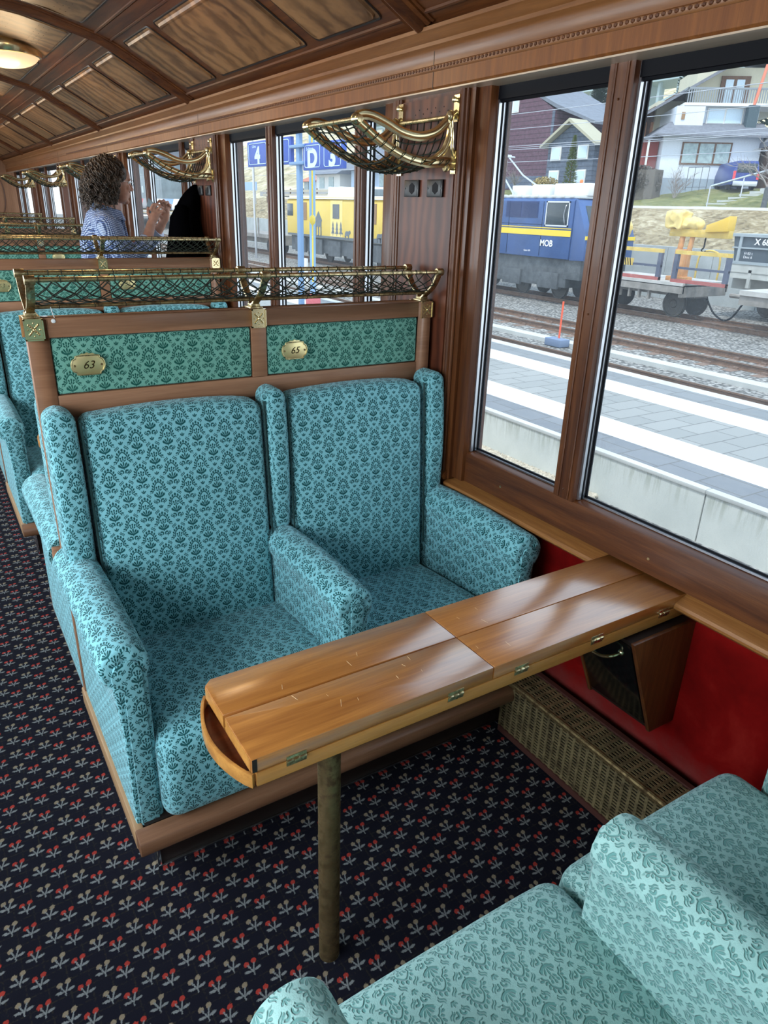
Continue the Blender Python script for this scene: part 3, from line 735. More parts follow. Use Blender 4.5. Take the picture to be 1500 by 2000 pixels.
def number_plate(parent, x, z, s, idx=0):
    m = MB(); m.prism(plate_pts(0.088, 0.054), 'y', -0.004, 0.0)
    m.prism([(-0.022, 0.026), (0.022, 0.026), (0.014, 0.031), (0.006, 0.030), (0.0, 0.034), (-0.006, 0.030), (-0.014, 0.031)], 'y', -0.004, 0)
    o = m.build('number_plate', M['plate'], parent, bevel=0.0012, loc=(x, -0.004, z)); o['label'] = 'engraved brass seat number plate'
    rr = MB(); rr.tube([(a * 0.93, -0.0045, b * 0.93) for a, b in plate_pts(0.088, 0.054)], 0.0011, 5, closed=True); rr.build('rim', M['brass_dk'], o)
    for s_ in (-1, 1): sw = MB(); sw.lathe([(0, -0.006), (0.003, -0.0055), (0.0032, -0.003)], (s_ * 0.034, 0, 0), 'y', 8); sw.build('screw', M['tarnish'], o)
    text_mesh('number', s, 0.029, plain('engraved number', (0.035, 0.022, 0.008), 0.8, spec=0.05), o, (0, -0.0047, 0), (PI / 2, 0, 0), 0.0002, shear=0.35)
    return o
def double_seat(label, fab, fabg, nums, loc, rz=0, cext=0.0):
    t = root('double_seat', loc, rz, label, 'seat', 'damask double seats of the coach')
    X0, X1 = -0.630, 0.620
    fr = MB()
    fr.box(X0, X0 + 0.052, 0, 0.03, 0.14, 1.32); fr.box(X1 - 0.052, X1, 0, 0.03, 0.14, 1.32)
    fr.box(X0 + 0.052, X1 - 0.052, 0, 0.03, 1.272, 1.32); fr.box(X0 + 0.052, X1 - 0.052, 0, 0.03, 1.062, 1.122)
    fr.box(-0.030, 0.018, 0, 0.03, 1.122, 1.272); fr.box(X0 + 0.052, X1 - 0.052, 0.012, 0.03, 0.14, 1.062)
    fr.box(X0 + 0.052, X1 - 0.052, 0.02, 0.03, 1.12, 1.275)
    fr.box(X0 - 0.024, X0, 0.0, 0.030, 0.60, 0.67); fr.box(X1, X1 + 0.03, 0.0, 0.030, 0.60, 0.67)
    fr.build('partition_frame', [M['pale_x']], t, bevel=0.0025)
    for (a, b) in ((X0 + 0.054, -0.032), (0.020, X1 - 0.054)):
        q = MB(); q.pillow(a, b, 0.002, 0.02, 1.124, 1.270, 0.006, 6); q.build('headrest_panel', fabg, t, ang=60)
    if nums:
        number_plate(t, -0.494, 1.198, nums[0]); number_plate(t, 0.106, 1.194, nums[1])
    wing(t, -0.632, -0.556, fab); wing(t, -0.034, 0.034, fab); wing(t, 0.548, 0.624, fab)
    back(t, -0.545, -0.040, fab); back(t, 0.040, 0.538, fab)
    cushion(t, -0.562, -0.003, fab, cext); cushion(t, 0.003, 0.555, fab, cext)
    # armrests: outer ones scroll outwards
    oc = (-0.604, 0.638); armrest(t, arm_profile(oc, 0.057, -0.626, -0.557, 0.155), -0.600, -0.002, oc, (-0.614, -0.570, 0.664, 0.158), fab)
    armrest(t, arm_profile(oc, 0.057, -0.626, -0.557, 0.155), -0.600, -0.002, oc, (-0.614, -0.570, 0.664, 0.158), fab, flip=True)
    mc = (0.0, 0.615); armrest(t, arm_profile(mc, 0.056, -0.040, 0.040, 0.40, True), -0.585, -0.10, mc, (-0.019, 0.019, 0.645, 0.42), fab)
    # wooden base
    b = MB()
    prof = [(-0.665, 0.145), (-0.673, 0.152), (-0.675, 0.168), (-0.668, 0.186), (-0.650, 0.194), (-0.625, 0.196), (-0.625, 0.145)]
    b.prism([(y, z) for y, z in prof], 'x', X0 - 0.006, X1 + 0.002)
    b.build('front_rail', M['rail_x'], t, bevel=0.003)
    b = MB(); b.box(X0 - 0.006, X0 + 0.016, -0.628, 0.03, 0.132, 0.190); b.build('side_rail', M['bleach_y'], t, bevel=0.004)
    b = MB(); b.box(X1 - 0.016, X1 + 0.004, -0.628, 0.03, 0.132, 0.190); b.build('side_rail', M['pale_y'], t, bevel=0.004)
    b = MB(); b.box(X0 + 0.05, X1 - 0.04, -0.585, 0.03, 0.0, 0.14); b.box(X0 + 0.02, X1 - 0.01, -0.62, 0.02, 0.138, 0.192); b.build('plinth', M['darkwood'], t, smooth=False)
    b = MB(); b.box(X0 + 0.043, X0 + 0.053, -0.592, -0.56, 0, 0.134); b.box(X0 + 0.045, X0 + 0.050, -0.56, 0.03, 0, 0.134)
    b.box(X0 + 0.045, X1 - 0.04, -0.593, -0.586, 0.0, 0.012); b.build('kick_strip', M['chrome'], t, bevel=0.001)
    return t
seatA = double_seat('blue-green damask double seat numbered 63 and 65, facing the camera behind the table', M['fabric'], M['fabric_green'], ('63', '65'), (XC, 2.0, 0))
YS = [2.0, 4.05, 6.13, 8.2, 10.3]
lab_f = [None, 'damask double seat facing the camera, half hidden behind seats 63 and 65', 'third damask double seat of the row, behind the person in the checked shirt',
         'fourth damask double seat in the row, only its headrests showing past the racks', 'last damask double seat at the end of the row']
lab_b = ['damask double seat turned away, back to back with seats 63 and 65', 'damask double seat turned away, back to back with the second seat',
         'damask double seat turned away behind the third luggage rack', 'damask double seat turned away behind the fourth luggage rack', None]
for k in range(1, 5):
    c = dup(seatA, (XC, YS[k], 0), 0, lab_f[k])
    if k == 1:
        pl = [o for o in c.children if o.name.startswith('number_plate')]
        for o, s in zip(pl, ('53', '55')):
            for ch in list(o.children):
                if ch.name.startswith('number'): bpy.data.objects.remove(ch)
            text_mesh('number', s, 0.029, bpy.data.materials['engraved number'], o, (0, -0.0047, 0), (PI / 2, 0, 0), 0.0002, shear=0.35, bold=-0.0006)
    else:
        for o in [o for o in c.children if o.name.startswith('number_plate')]:
            for ch in list(o.children):
                if ch.name.startswith('number'): bpy.data.objects.remove(ch)
for k in range(0, 4):
    c = dup(seatA, (XC, YS[k] + 0.062, 0), PI, lab_b[k])
    for o in [o for o in c.children if o.name.startswith('number_plate')]:
        for ch in list(o.children): bpy.data.objects.remove(ch)
        bpy.data.objects.remove(o)
near = double_seat('pale green damask double seat with painted velvet sheen on the camera side of the table', M['fabric_sheen'], M['fabric_green'], None, (XC, -0.048, 0), PI, cext=0.036)
# ------------------------------------------------------------------ tables
def hinge(parent, x):
    h = MB(); y = -0.1285
    h.box(x - 0.020, x + 0.020, y, y + 0.003, -0.044, -0.022); h.tube([(x - 0.019, y - 0.0005, -0.033), (x - 0.007, y - 0.0005, -0.033)], 0.0032, 6); h.tube([(x - 0.006, y - 0.001, -0.033), (x + 0.006, y - 0.001, -0.033)], 0.0036, 6)
    h.tube([(x + 0.007, y - 0.0005, -0.033), (x + 0.019, y - 0.0005, -0.033)], 0.0032, 6)
    return h.build('hinge', M['brass_dk'], parent, bevel=0.0006)
def table(label, loc):
    t = root('folding_table', loc, 0, label, 'table', 'folding tables between the seats')    # origin: centre of the top surface, x from -0.6 to 0.6
    ym = 0.003
    for (a, b, c, d) in ((-0.600, -0.057, -0.1275, ym - 0.0012), (-0.055, 0.600, -0.1275, ym - 0.0012), (-0.600, -0.057, ym + 0.0012, 0.1275), (-0.055, 0.600, ym + 0.0012, 0.1275)):
        q = MB()
        if a < -0.5:
            e = 0.012 if c < -0.1 else 0.014
            pts = [(a, c + (0.0 if c < -0.1 else 0.006)), (b, c), (b, d), (a + (0 if d < 0.05 else 0.016), d), (a, d - (0.004 if d < 0.05 else 0.016))]
            q.prism(pts, 'z', -0.031, 0.0)
        else: q.box(a, b, c, d, -0.031, 0.0)
        o = q.build('leaf', M['table'], t, bevel=0.0022)
        if a < -0.5:
            ed = MB(); yy0, yy1 = c + 0.006, d - (0.004 if d < 0.05 else 0.018); ed.box(a - 0.0008, a + 0.002, yy0, yy1, -0.0295, -0.0025); ed.build('end_edging', M['table_edge'], o, smooth=False)
            if c < -0.1:
                dk = MB(); dk.box(a + 0.001, a + 0.010, c - 0.0006, c + 0.002, -0.029, -0.0015); dk.build('corner_inlay', M['darkwood'], o, smooth=False)
    # lower leaf with the rounded tray end
    q = MB(); q.box(-0.592, 0.600, -0.1275, 0.1275, -0.064, -0.033); q.build('lower_leaf', M['table_edge'], t, bevel=0.002)
    arc = []
    for i in range(17):
        s = i / 16; y = -0.1275 + 0.255 * s; arc.append((-0.600 - 0.036 * math.sin(PI * s) ** 0.8, y))
    tr = MB(); n = len(arc)
    outer = arc; inner = [(x + 0.007, max(-0.122, min(0.122, y))) for x, y in arc]
    ring = outer + list(reversed(inner))
    tr.prism(ring, 'z', -0.064, -0.034); tr.build('tray_rim', M['table_edge'], t, bevel=0.0008)
    tf = MB(); tf.prism([(-0.56, -0.122), (-0.56, 0.122)] + list(reversed(inner)), 'z', -0.0635, -0.056); tf.build('tray_floor', M['table_in'], t, smooth=False)
    for x in (-0.515, -0.155, 0.025, 0.262, 0.505): hinge(t, x)
    p = MB(); p.tube([(-0.410, -0.055, -loc[2]), (-0.410, -0.055, -0.064)], 0.0235, 24); p.build('leg', M['tarnish'], t)
    return t
tA = table('amber varnished folding table on a tarnished pole, in front of seats 63 and 65', (0.933, 1.037, 0.722))
dup(tA, (0.933, 3.10, 0.722), 0, 'second folding table, its rounded end peeking out behind the seat numbered 63')
random.seed(4)
for i in range(16):
    x = random.uniform(-0.5, 0.1); y = random.uniform(-0.1, 0.1); a = random.uniform(0.9, 1.9); l = random.uniform(0.006, 0.022)
    sc_mark = MB(); sc_mark.tube([(x, y, 0.0001), (x + math.cos(a) * l, y + math.sin(a) * l, 0.0001)], 0.00035, 4)
    sc_mark.build('scratch', bpy.data.materials.get('scratched varnish') or plain('scratched varnish', (0.75, 0.52, 0.25), 0.5), tA)

# ------------------------------------------------------------------ knotted net helper
def net(mb, fn, nu, nv, r=0.0016, knots=True, sub=2):
    # diagonal cords over fn(u, v), u along, v across, both 0..1
    for sgn in (1, -1):
        for k in range(-nv, nu + nv):
            pts = []
            for j in range(nv * sub + 1):
                u = (k + sgn * j / sub + (nv if sgn < 0 else 0)) / nu; v = j / (nv * sub)
                if -1e-6 <= u <= 1 + 1e-6: pts.append(fn(min(1, max(0, u)), v))
            if len(pts) > 1: mb.tube(pts, r, 4, cap=False)
    if knots:
        for j in range(nv + 1):
            for i in range(nu + 1):
                if (i + j) % 1 == 0:
                    p = fn(i / nu, j / nv); q = r * 2.1
                    mb.add([(p[0] + q, p[1], p[2]), (p[0] - q, p[1], p[2]), (p[0], p[1] + q, p[2]), (p[0], p[1] - q, p[2]), (p[0], p[1], p[2] + q), (p[0], p[1], p[2] - q)],
                           [(0, 2, 4), (2, 1, 4), (1, 3, 4), (3, 0, 4), (2, 0, 5), (1, 2, 5), (3, 1, 5), (0, 3, 5)])

# ------------------------------------------------------------------ luggage rack standing on a partition (local origin: centre of the partition top)
def partition_rack(label, loc):
    t = root('luggage_rack', loc, 0, label, 'luggage rack', 'net racks on top of the seat partitions')
    H = 0.100; W = 0.092
    for nm, y, z, r_ in (('front_rail', -W, H, 0.0062), ('rear_rail', W, H, 0.0062), ('bottom_rail', -0.018, 0.028, 0.005)):
        q = MB(); q.tube([(-0.610, y, z), (0.605, y, z)], r_, 10); q.build(nm, M['brass_dk'] if nm != 'bottom_rail' else M['tarnish'], t)
    for x in (-0.610, -0.006, 0.600):
        b = MB()
        for s in (-1, 1):
            pts = cr([(x, 0, 0.004), (x, s * 0.018, 0.020), (x, s * 0.055, 0.045), (x, s * 0.080, 0.075), (x, s * W, H)], 5)
            secs = []
            for i, p in enumerate(pts):
                a = pts[min(i + 1, len(pts) - 1)] - pts[max(i - 1, 0)]; nrm = Vector((0, -a.z, a.y)).normalized(); w = 0.010 if i > 3 else 0.013; th = 0.0035
                secs.append([tuple(p + Vector((-w, 0, 0)) + nrm * th), tuple(p + Vector((w, 0, 0)) + nrm * th), tuple(p + Vector((w, 0, 0)) - nrm * th), tuple(p + Vector((-w, 0, 0)) - nrm * th)])
            b.loft(secs)
            b.tube([(x - 0.012, s * W, H), (x + 0.012, s * W, H)], 0.0115, 12)
        b.box(x - 0.020, x + 0.020, -0.022, 0.022, 0.0, 0.006); b.box(x - 0.014, x + 0.014, -0.015, 0.015, 0.006, 0.014)
        bo = b.build('bracket', M['brass_dk'], t, bevel=0.0008)
        for s in (-1, 1):
            ro = MB(); yb = s * 0.0345
            ro.box(x - 0.023, x + 0.023, *sorted((s * 0.031, s * 0.036)), -0.052, 0.002)
            for (a, b2, c_, d_) in ((-0.023, 0.023, -0.052, -0.048), (-0.023, 0.023, -0.002, 0.002), (-0.023, -0.019, -0.052, 0.002), (0.019, 0.023, -0.052, 0.002)):
                ro.box(x + a, x + b2, *sorted((s * 0.036, s * 0.0385)), c_, d_)
            for k in range(4):
                a = PI / 4 + k * PI / 2
                for u in (0.006, 0.011, 0.0155): ro.ball((x + math.cos(a) * u, s * 0.0365, -0.025 + math.sin(a) * u * 1.1), 0.0032, 4)
                a2 = k * PI / 2; ro.ball((x + math.cos(a2) * 0.014, s * 0.0365, -0.025 + math.sin(a2) * 0.016), 0.0022, 4)
            ro.ball((x, s * 0.037, -0.025), 0.004, 5); ro.build('rosette', M['brass'], bo)
    n = MB()
    def fn(u, v):
        x = -0.600 + 1.19 * u; a = v * PI; j = 0.004 * math.sin(u * 91 + v * 7)
        return (x + j, -W * math.cos(a) + j * 0.3, H - 0.068 * math.sin(a) ** 0.8 + j * 0.3)
    net(n, fn, 27, 6, 0.0017)
    for i in range(27):
        x = -0.590 + 0.0437 * i + 0.006 * math.sin(i * 2.3)
        for s in (-1, 1): n.tube([(x, s * W + 0.0072 * math.cos(a), H + 0.0072 * math.sin(a)) for a in [q * PI / 4 for q in range(8)]], 0.0011, 4, closed=True)
        if i % 2: n.tube([(x, -0.018 + 0.006 * math.cos(a), 0.028 + 0.006 * math.sin(a)) for a in [q * PI / 3 for q in range(6)]], 0.0009, 4, closed=True)
    n.build('net', M['net'], t, smooth=False, weld=False)
    return t
rk = partition_rack('brass rack with dark green net on top of the seat numbered 63 and 65', (XC + 0.0, 2.031, 1.32))
for k, l in ((1, 'second brass net rack, between the camera and the standing person'), (2, 'third brass net rack, behind the standing person'), (3, 'fourth brass net rack in the row'), (4, 'last brass net rack in the row')):
    dup(rk, (XC, YS[k] + 0.031, 1.32), 0, l)
tie = MB(); tie.tube(cr([(0, 0, 0.028), (0.002, -0.004, 0.012), (0.006, -0.002, -0.004), (-0.003, -0.004, -0.008)], 4), 0.001, 4); tie.ball((0.001, -0.006, -0.006), 0.006, 4, (1, 0.6, 1))
tag(tie.build('string_knot', plain('clear plastic', (0.75, 0.78, 0.78), 0.3), loc=(0.272, 2.006, 1.32)), 'small clear plastic tie hanging from the rack rail above plate 63', 'tie')

# ------------------------------------------------------------------ hat racks on the pillars (local origin: pillar face, centre of the rack, z of the ball)
def hat_rack(label, loc):
    t = root('hat_rack', loc, 0, label, 'hat rack', 'scrolled brass net racks on the pillars')
    up = cr([(-0.355, 0, 0.0), (-0.335, 0, 0.012), (-0.300, 0, 0.012), (-0.250, 0, -0.002), (-0.195, 0, -0.022), (-0.135, 0, -0.028), (-0.080, 0, -0.014), (-0.045, 0, 0.012), (-0.028, 0, 0.030)], 5)
    lo = cr([(-0.355, 0, 0.0), (-0.325, 0, -0.018), (-0.280, 0, -0.045), (-0.230, 0, -0.068), (-0.170, 0, -0.088), (-0.110, 0, -0.095), (-0.055, 0, -0.092), (-0.020, 0, -0.093), (0.0, 0, -0.096)], 5)
    bk = cr([(-0.028, 0, 0.030), (-0.024, 0, 0.000), (-0.030, 0, -0.030), (-0.046, 0, -0.060), (-0.080, 0, -0.084), (-0.120, 0, -0.094)], 5)
    bk2 = cr([(-0.026, 0, 0.020), (-0.018, 0, -0.020), (-0.017, 0, -0.050), (-0.008, 0, -0.070), (0.0, 0, -0.078)], 5)
    for s in (-1, 1):
        y = s * 0.152; b = MB()
        for path, w in ((up, 0.0130), (lo, 0.0130), (bk, 0.009), (bk2, 0.006)):
            pts = [Vector((p.x, y, p.z)) for p in path]; secs = []
            for i, p in enumerate(pts):
                a = (pts[min(i + 1, len(pts) - 1)] - pts[max(i - 1, 0)]).normalized(); nm = Vector((-a.z, 0, a.x)); ww = w * (1.15 if path is lo and i > 24 else 1.0)
                ring = []
                for (q, d) in ((-1, -0.55), (-0.6, -0.9), (-0.28, -0.45), (0.28, -0.45), (0.6, -0.9), (1, -0.55), (1, 0.55), (0.6, 0.9), (0.28, 0.45), (-0.28, 0.45), (-0.6, 0.9), (-1, 0.55)):
                    ring.append(tuple(p + nm * q * ww + Vector((0, d * 0.007, 0))))
                secs.append(ring)
            b.loft(secs)
        b.prism([(-0.120, -0.092), (-0.060, -0.070), (-0.030, -0.040), (-0.014, -0.064), (0.0, -0.082), (0.0, -0.096)], 'y', y - 0.003, y + 0.003)
        b.ball((-0.352, y, 0.0), 0.0165, 8, (1, 1, 1)); b.ball((-0.027, y, 0.034), 0.0135, 8, (1, 0.8, 1.2))
        b.lathe([(0.0, -0.024), (0.010, -0.023), (0.013, -0.014), (0.010, -0.008), (0.0165, 0.0)], (-0.352, y, 0), 'y', 12)
        # wall plates with their pins
        b.box(-0.006, 0.0, y - 0.013, y + 0.013, 0.020, 0.092); b.box(-0.006, 0.0, y - 0.013, y + 0.013, -0.122, -0.056)
        b.tube([(-0.027, y, 0.034), (0, y, 0.05)], 0.006, 8); b.lathe([(0.004, 0.0), (0.008, -0.014), (0.009, -0.018), (0.004, -0.022), (0.0, -0.022)], (0, y, 0.078), 'x', 10)
        b.build('scroll_bracket', M['brass'], t, ang=50)
        kn = MB(); kn.lathe([(0.008, 0.0), (0.006, -0.012), (0.0055, -0.022), (0.010, -0.027), (0.013, -0.033), (0.010, -0.039), (0.0, -0.041)], (0, y, -0.106), 'x', 12); kn.build('coat_peg', M['brass_dk'], t)
    for nm, x, z in (('front_rod', -0.352, 0.0), ('rear_rod', -0.014, 0.034)):
        q = MB(); q.tube([(x, -0.152, z), (x, 0.152, z)], 0.0065, 10); q.build(nm, M['brass_dk'], t)
    n = MB(); low = [(p.x, p.z) for p in cr([(-0.352, 0, 0.0), (-0.325, 0, -0.030), (-0.270, 0, -0.068), (-0.200, 0, -0.100), (-0.130, 0, -0.112), (-0.070, 0, -0.100), (-0.040, 0, -0.060), (-0.020, 0, -0.010), (-0.014, 0, 0.034)], 6)]
    def fn(u, v):
        k = v * (len(low) - 1); i = min(int(k), len(low) - 2); f = k - i; x = low[i][0] * (1 - f) + low[i + 1][0] * f; z = low[i][1] * (1 - f) + low[i + 1][1] * f
        e = abs(2 * u - 1) ** 3; zs = z * (1 - e) + (z + 0.012) * e
        return (x, -0.150 + 0.300 * u, zs - 0.012 * (1 - (2 * u - 1) ** 2) * math.sin(PI * v))
    for i in range(1, 12):          # square mesh: cords both ways
        pts = [fn(q / 14, i / 12) for q in range(15)]; n.tube(pts, 0.0021, 5, cap=False)
    for j in range(0, 9):
        pts = [fn(j / 8, q / 28) for q in range(29)]; n.tube(pts, 0.0021, 5, cap=False)
        for i in range(1, 12):
            p = fn(j / 8, i / 12); n.ball(p, 0.0046, 3)
    for s in (-1, 1):
        for i in range(2, 12):
            p = lo[i * 3]; n.tube([(p.x + 0.013 * math.cos(a), s * 0.152 + 0.009 * math.sin(a), p.z + 0.011 * math.cos(a)) for a in [q * PI / 4 for q in range(8)]], 0.0014, 4, closed=True)
    n.build('net', M['net'], t, smooth=False, weld=False)
    return t
ha = hat_rack('scrolled brass hat rack with dark net on the pillar behind seat 65', (1.470, 2.0925, 1.830))
for k, l in ((1, 'scrolled brass hat rack above the black jacket'), (2, 'scrolled brass hat rack partly behind the hair of the standing person'), (3, 'scrolled brass hat rack, fourth from the near pillar'), (4, 'last scrolled brass hat rack near the end wall')):
    dup(ha, (1.470, 2.0925 + P * k, 1.830), 0, l)

# ------------------------------------------------------------------ jacket on the second pillar
def jacket(label, x, y, s=1.0, name='jacket'):
    secs = []
    for (z, wy, wx, dy) in ((1.700, 0.012, 0.010, 0), (1.685, 0.030, 0.025, 0), (1.655, 0.070, 0.040, 0.0), (1.62, 0.100, 0.050, 0.0), (1.52, 0.150, 0.070, 0.01), (1.40, 0.185, 0.085, 0.02), (1.28, 0.215, 0.10, 0.03), (1.14, 0.225, 0.100, 0.03)):
        ring = []
        for i in range(28):
            a = 2 * PI * i / 28; k = 1 + 0.13 * math.sin(5 * a + z * 3) * min(1, (1.7 - z) * 4)
            ring.append((x - 0.085 * s * min(1, (1.71 - z) * 6) + wx * k * math.cos(a), y + dy + wy * k * math.sin(a), z))
        secs.append(ring)
    m = MB(); m.loft(secs)
    o = m.build(name, M['cloth_black'], None, ang=80)
    tg = MB(); tg.tube(cr([(x - 0.02, y, 1.70), (x - 0.030, y, 1.722), (x - 0.022, y + 0.006, 1.735)], 4), 0.003, 5); tg.build('hanging_loop', M['cloth_black'], o)
    sl = MB(); sl.tube([(x - 0.13, y - 0.10, 1.58), (x - 0.15, y - 0.15, 1.42), (x - 0.15, y - 0.17, 1.28), (x - 0.145, y - 0.175, 1.18)], [0.035, 0.05, 0.05, 0.046], 12); sl.build('sleeve', M['cloth_black'], o)
    return tag(o, label, 'jacket')
jacket('black jacket hanging from the peg of the second pillar beside the window', 1.47, 4.40)
# ------------------------------------------------------------------ standing person photographing through the window
PX, PY = 1.03, 4.93
pr_ = root('person', (PX, PY, 0), 0, 'person with grey-brown curly hair and blue checked shirt, standing at the window with a phone', 'person')
def capsule(mb, pts, rad, n=16, squash=1.0):
    P_ = [Vector(p) for p in pts]; a = (P_[0] - P_[1]).normalized(); b = (P_[-1] - P_[-2]).normalized()
    pp = []; rr = []
    for q in (1.0, 0.85, 0.5): pp.append(P_[0] + a * rad[0] * q); rr.append(max(0.0004, rad[0] * math.sqrt(max(0, 1 - q * q))))
    for p, r in zip(P_, rad): pp.append(p); rr.append(r)
    for q in (0.5, 0.85, 1.0): pp.append(P_[-1] + b * rad[-1] * q); rr.append(max(0.0004, rad[-1] * math.sqrt(max(0, 1 - q * q))))
    mb.tube(pp, rr, n, squash=squash)
yaw = 0.16; tilt = -0.10
fx = Vector((math.cos(yaw), math.sin(yaw), tilt)).normalized(); lx = Vector((-math.sin(yaw), math.cos(yaw), 0)); ux = fx.cross(lx)
HC = Vector((1.135 - PX, 4.95 - PY, 1.700))
def H(a, b, c): return HC + fx * a + lx * b + ux * c
def hball(mb, c, s, n=12):
    m = MB(); m.ball((0, 0, 0), 1.0, n); mb.add([H(c[0] + v[0] * s[0], c[1] + v[1] * s[1], c[2] + v[2] * s[2]) for v in m.v], m.f)
def W(x, y, z): return Vector((x - PX, y - PY, z))
bd = MB()
hball(bd, (-0.012, 0, 0.030), (0.100, 0.078, 0.092)); hball(bd, (0.034, 0, -0.025), (0.060, 0.062, 0.085)); hball(bd, (0.040, 0, -0.072), (0.046, 0.050, 0.040))
hball(bd, (0.076, 0, -0.096), (0.020, 0.022, 0.018)); hball(bd, (0.060, 0, 0.048), (0.036, 0.056, 0.048))
capsule(bd, [H(0.090, 0, 0.018), H(0.104, 0, -0.004), H(0.113, 0, -0.022)], [0.009, 0.010, 0.013], 12)
for s in (-1, 1):
    hball(bd, (0.103, s * 0.012, -0.027), (0.011, 0.008, 0.008), 8); capsule(bd, [H(0.086, s * 0.016, 0.030), H(0.080, s * 0.046, 0.030)], [0.010, 0.008], 10)
    hball(bd, (0.066, s * 0.040, -0.020), (0.024, 0.020, 0.022), 8); hball(bd, (-0.004, s * 0.076, -0.012), (0.018, 0.009, 0.030), 8)
capsule(bd, [H(0.090, -0.016, -0.053), H(0.096, 0, -0.051), H(0.090, 0.016, -0.053)], [0.007, 0.009, 0.007], 10)
capsule(bd, [H(0.086, -0.014, -0.067), H(0.092, 0, -0.066), H(0.086, 0.014, -0.067)], [0.007, 0.009, 0.007], 10)
capsule(bd, [H(-0.018, 0, -0.05), W(1.075, 4.945, 1.58), W(1.050, 4.945, 1.50)], [0.058, 0.060, 0.068], 18)
# torso, hips, legs
capsule(bd, [W(1.045, 4.945, 1.44), W(1.040, 4.945, 1.30), W(1.045, 4.94, 1.12), W(1.03, 4.955, 0.95)], [0.105, 0.128, 0.122, 0.125], 20)
capsule(bd, [W(1.03, 4.80, 1.475), W(1.045, 4.945, 1.495), W(1.04, 5.09, 1.475)], [0.058, 0.072, 0.058], 16)
for s in (-1, 1):
    yy = 4.975 + s * 0.078
    capsule(bd, [W(1.03, yy, 0.90), W(1.035, yy, 0.50), W(1.02, yy, 0.10)], [0.082, 0.058, 0.042], 14); capsule(bd, [W(1.01, yy, 0.045), W(1.15, yy, 0.03)], [0.042, 0.034], 12)
arms = {'r': [W(1.03, 4.785, 1.46), W(1.115, 4.715, 1.235), W(1.265, 4.775, 1.395), W(1.300, 4.800, 1.475)],
        'l': [W(1.05, 5.105, 1.46), W(1.255, 5.13, 1.262), W(1.375, 5.02, 1.395), W(1.415, 4.975, 1.465)]}
for k, a in arms.items(): capsule(bd, [a[0], a[0] * 0.5 + a[1] * 0.5, a[1]], [0.056, 0.048, 0.042], 14); capsule(bd, [a[1], a[2], a[3]], [0.043, 0.034, 0.027], 14)
# right hand wraps the phone
capsule(bd, [W(1.305, 4.800, 1.480), W(1.328, 4.806, 1.520), W(1.340, 4.806, 1.545)], [0.026, 0.031, 0.026], 12, 0.7)
tips = [((1.300, 4.790, 1.560), (1.313, 4.772, 1.585), (1.335, 4.768, 1.588)), ((1.322, 4.782, 1.568), (1.335, 4.765, 1.588), (1.356, 4.766, 1.583)),
        ((1.345, 4.782, 1.563), (1.358, 4.768, 1.574), (1.376, 4.775, 1.566)), ((1.360, 4.790, 1.545), (1.374, 4.780, 1.552), (1.388, 4.788, 1.545))]
for i, q in enumerate(tips): capsule(bd, [W(1.333, 4.803, 1.535)] + [W(*p) for p in q], [0.012, 0.0098, 0.009, 0.0078], 10)
capsule(bd, [W(1.312, 4.815, 1.500), W(1.296, 4.835, 1.535), W(1.300, 4.838, 1.565)], [0.013, 0.011, 0.009], 10)
# left hand raised, fingers curled over with the thumb closing on them
capsule(bd, [W(1.415, 4.972, 1.470), W(1.432, 4.955, 1.510), W(1.440, 4.945, 1.540)], [0.026, 0.032, 0.027], 12, 0.7)
tips = [((1.412, 4.925, 1.590), (1.395, 4.905, 1.610), (1.380, 4.900, 1.596)), ((1.436, 4.928, 1.592), (1.420, 4.900, 1.612), (1.402, 4.893, 1.600)),
        ((1.458, 4.938, 1.585), (1.448, 4.908, 1.603), (1.430, 4.896, 1.592)), ((1.472, 4.955, 1.568), (1.470, 4.928, 1.586), (1.456, 4.910, 1.578))]
for q in tips: capsule(bd, [W(1.438, 4.948, 1.535)] + [W(*p) for p in q], [0.012, 0.0098, 0.009, 0.0078], 10)
capsule(bd, [W(1.415, 4.955, 1.505), W(1.390, 4.930, 1.530), W(1.382, 4.912, 1.560)], [0.013, 0.011, 0.009], 10)
def skin_mat():
    m, nt, b = new_mat('skin'); n = noise_n(nt, coords(nt), 30, 3)
    nt.links.new(ramp(nt, n, [(0.3, (0.42, 0.20, 0.135)), (0.7, (0.56, 0.29, 0.20))]), b.inputs['Base Color']); setp(b, rough=0.5)
    b.inputs['Subsurface Weight'].default_value = 0.12; b.inputs['Subsurface Scale'].default_value = 0.01; return m
body = bd.build('body', skin_mat(), pr_, ang=180)
rm = body.modifiers.new('remesh', 'REMESH'); rm.mode = 'VOXEL'; rm.voxel_size = 0.0045; rm.use_smooth_shade = True
sm = body.modifiers.new('smooth', 'SMOOTH'); sm.factor = 0.5; sm.iterations = 3
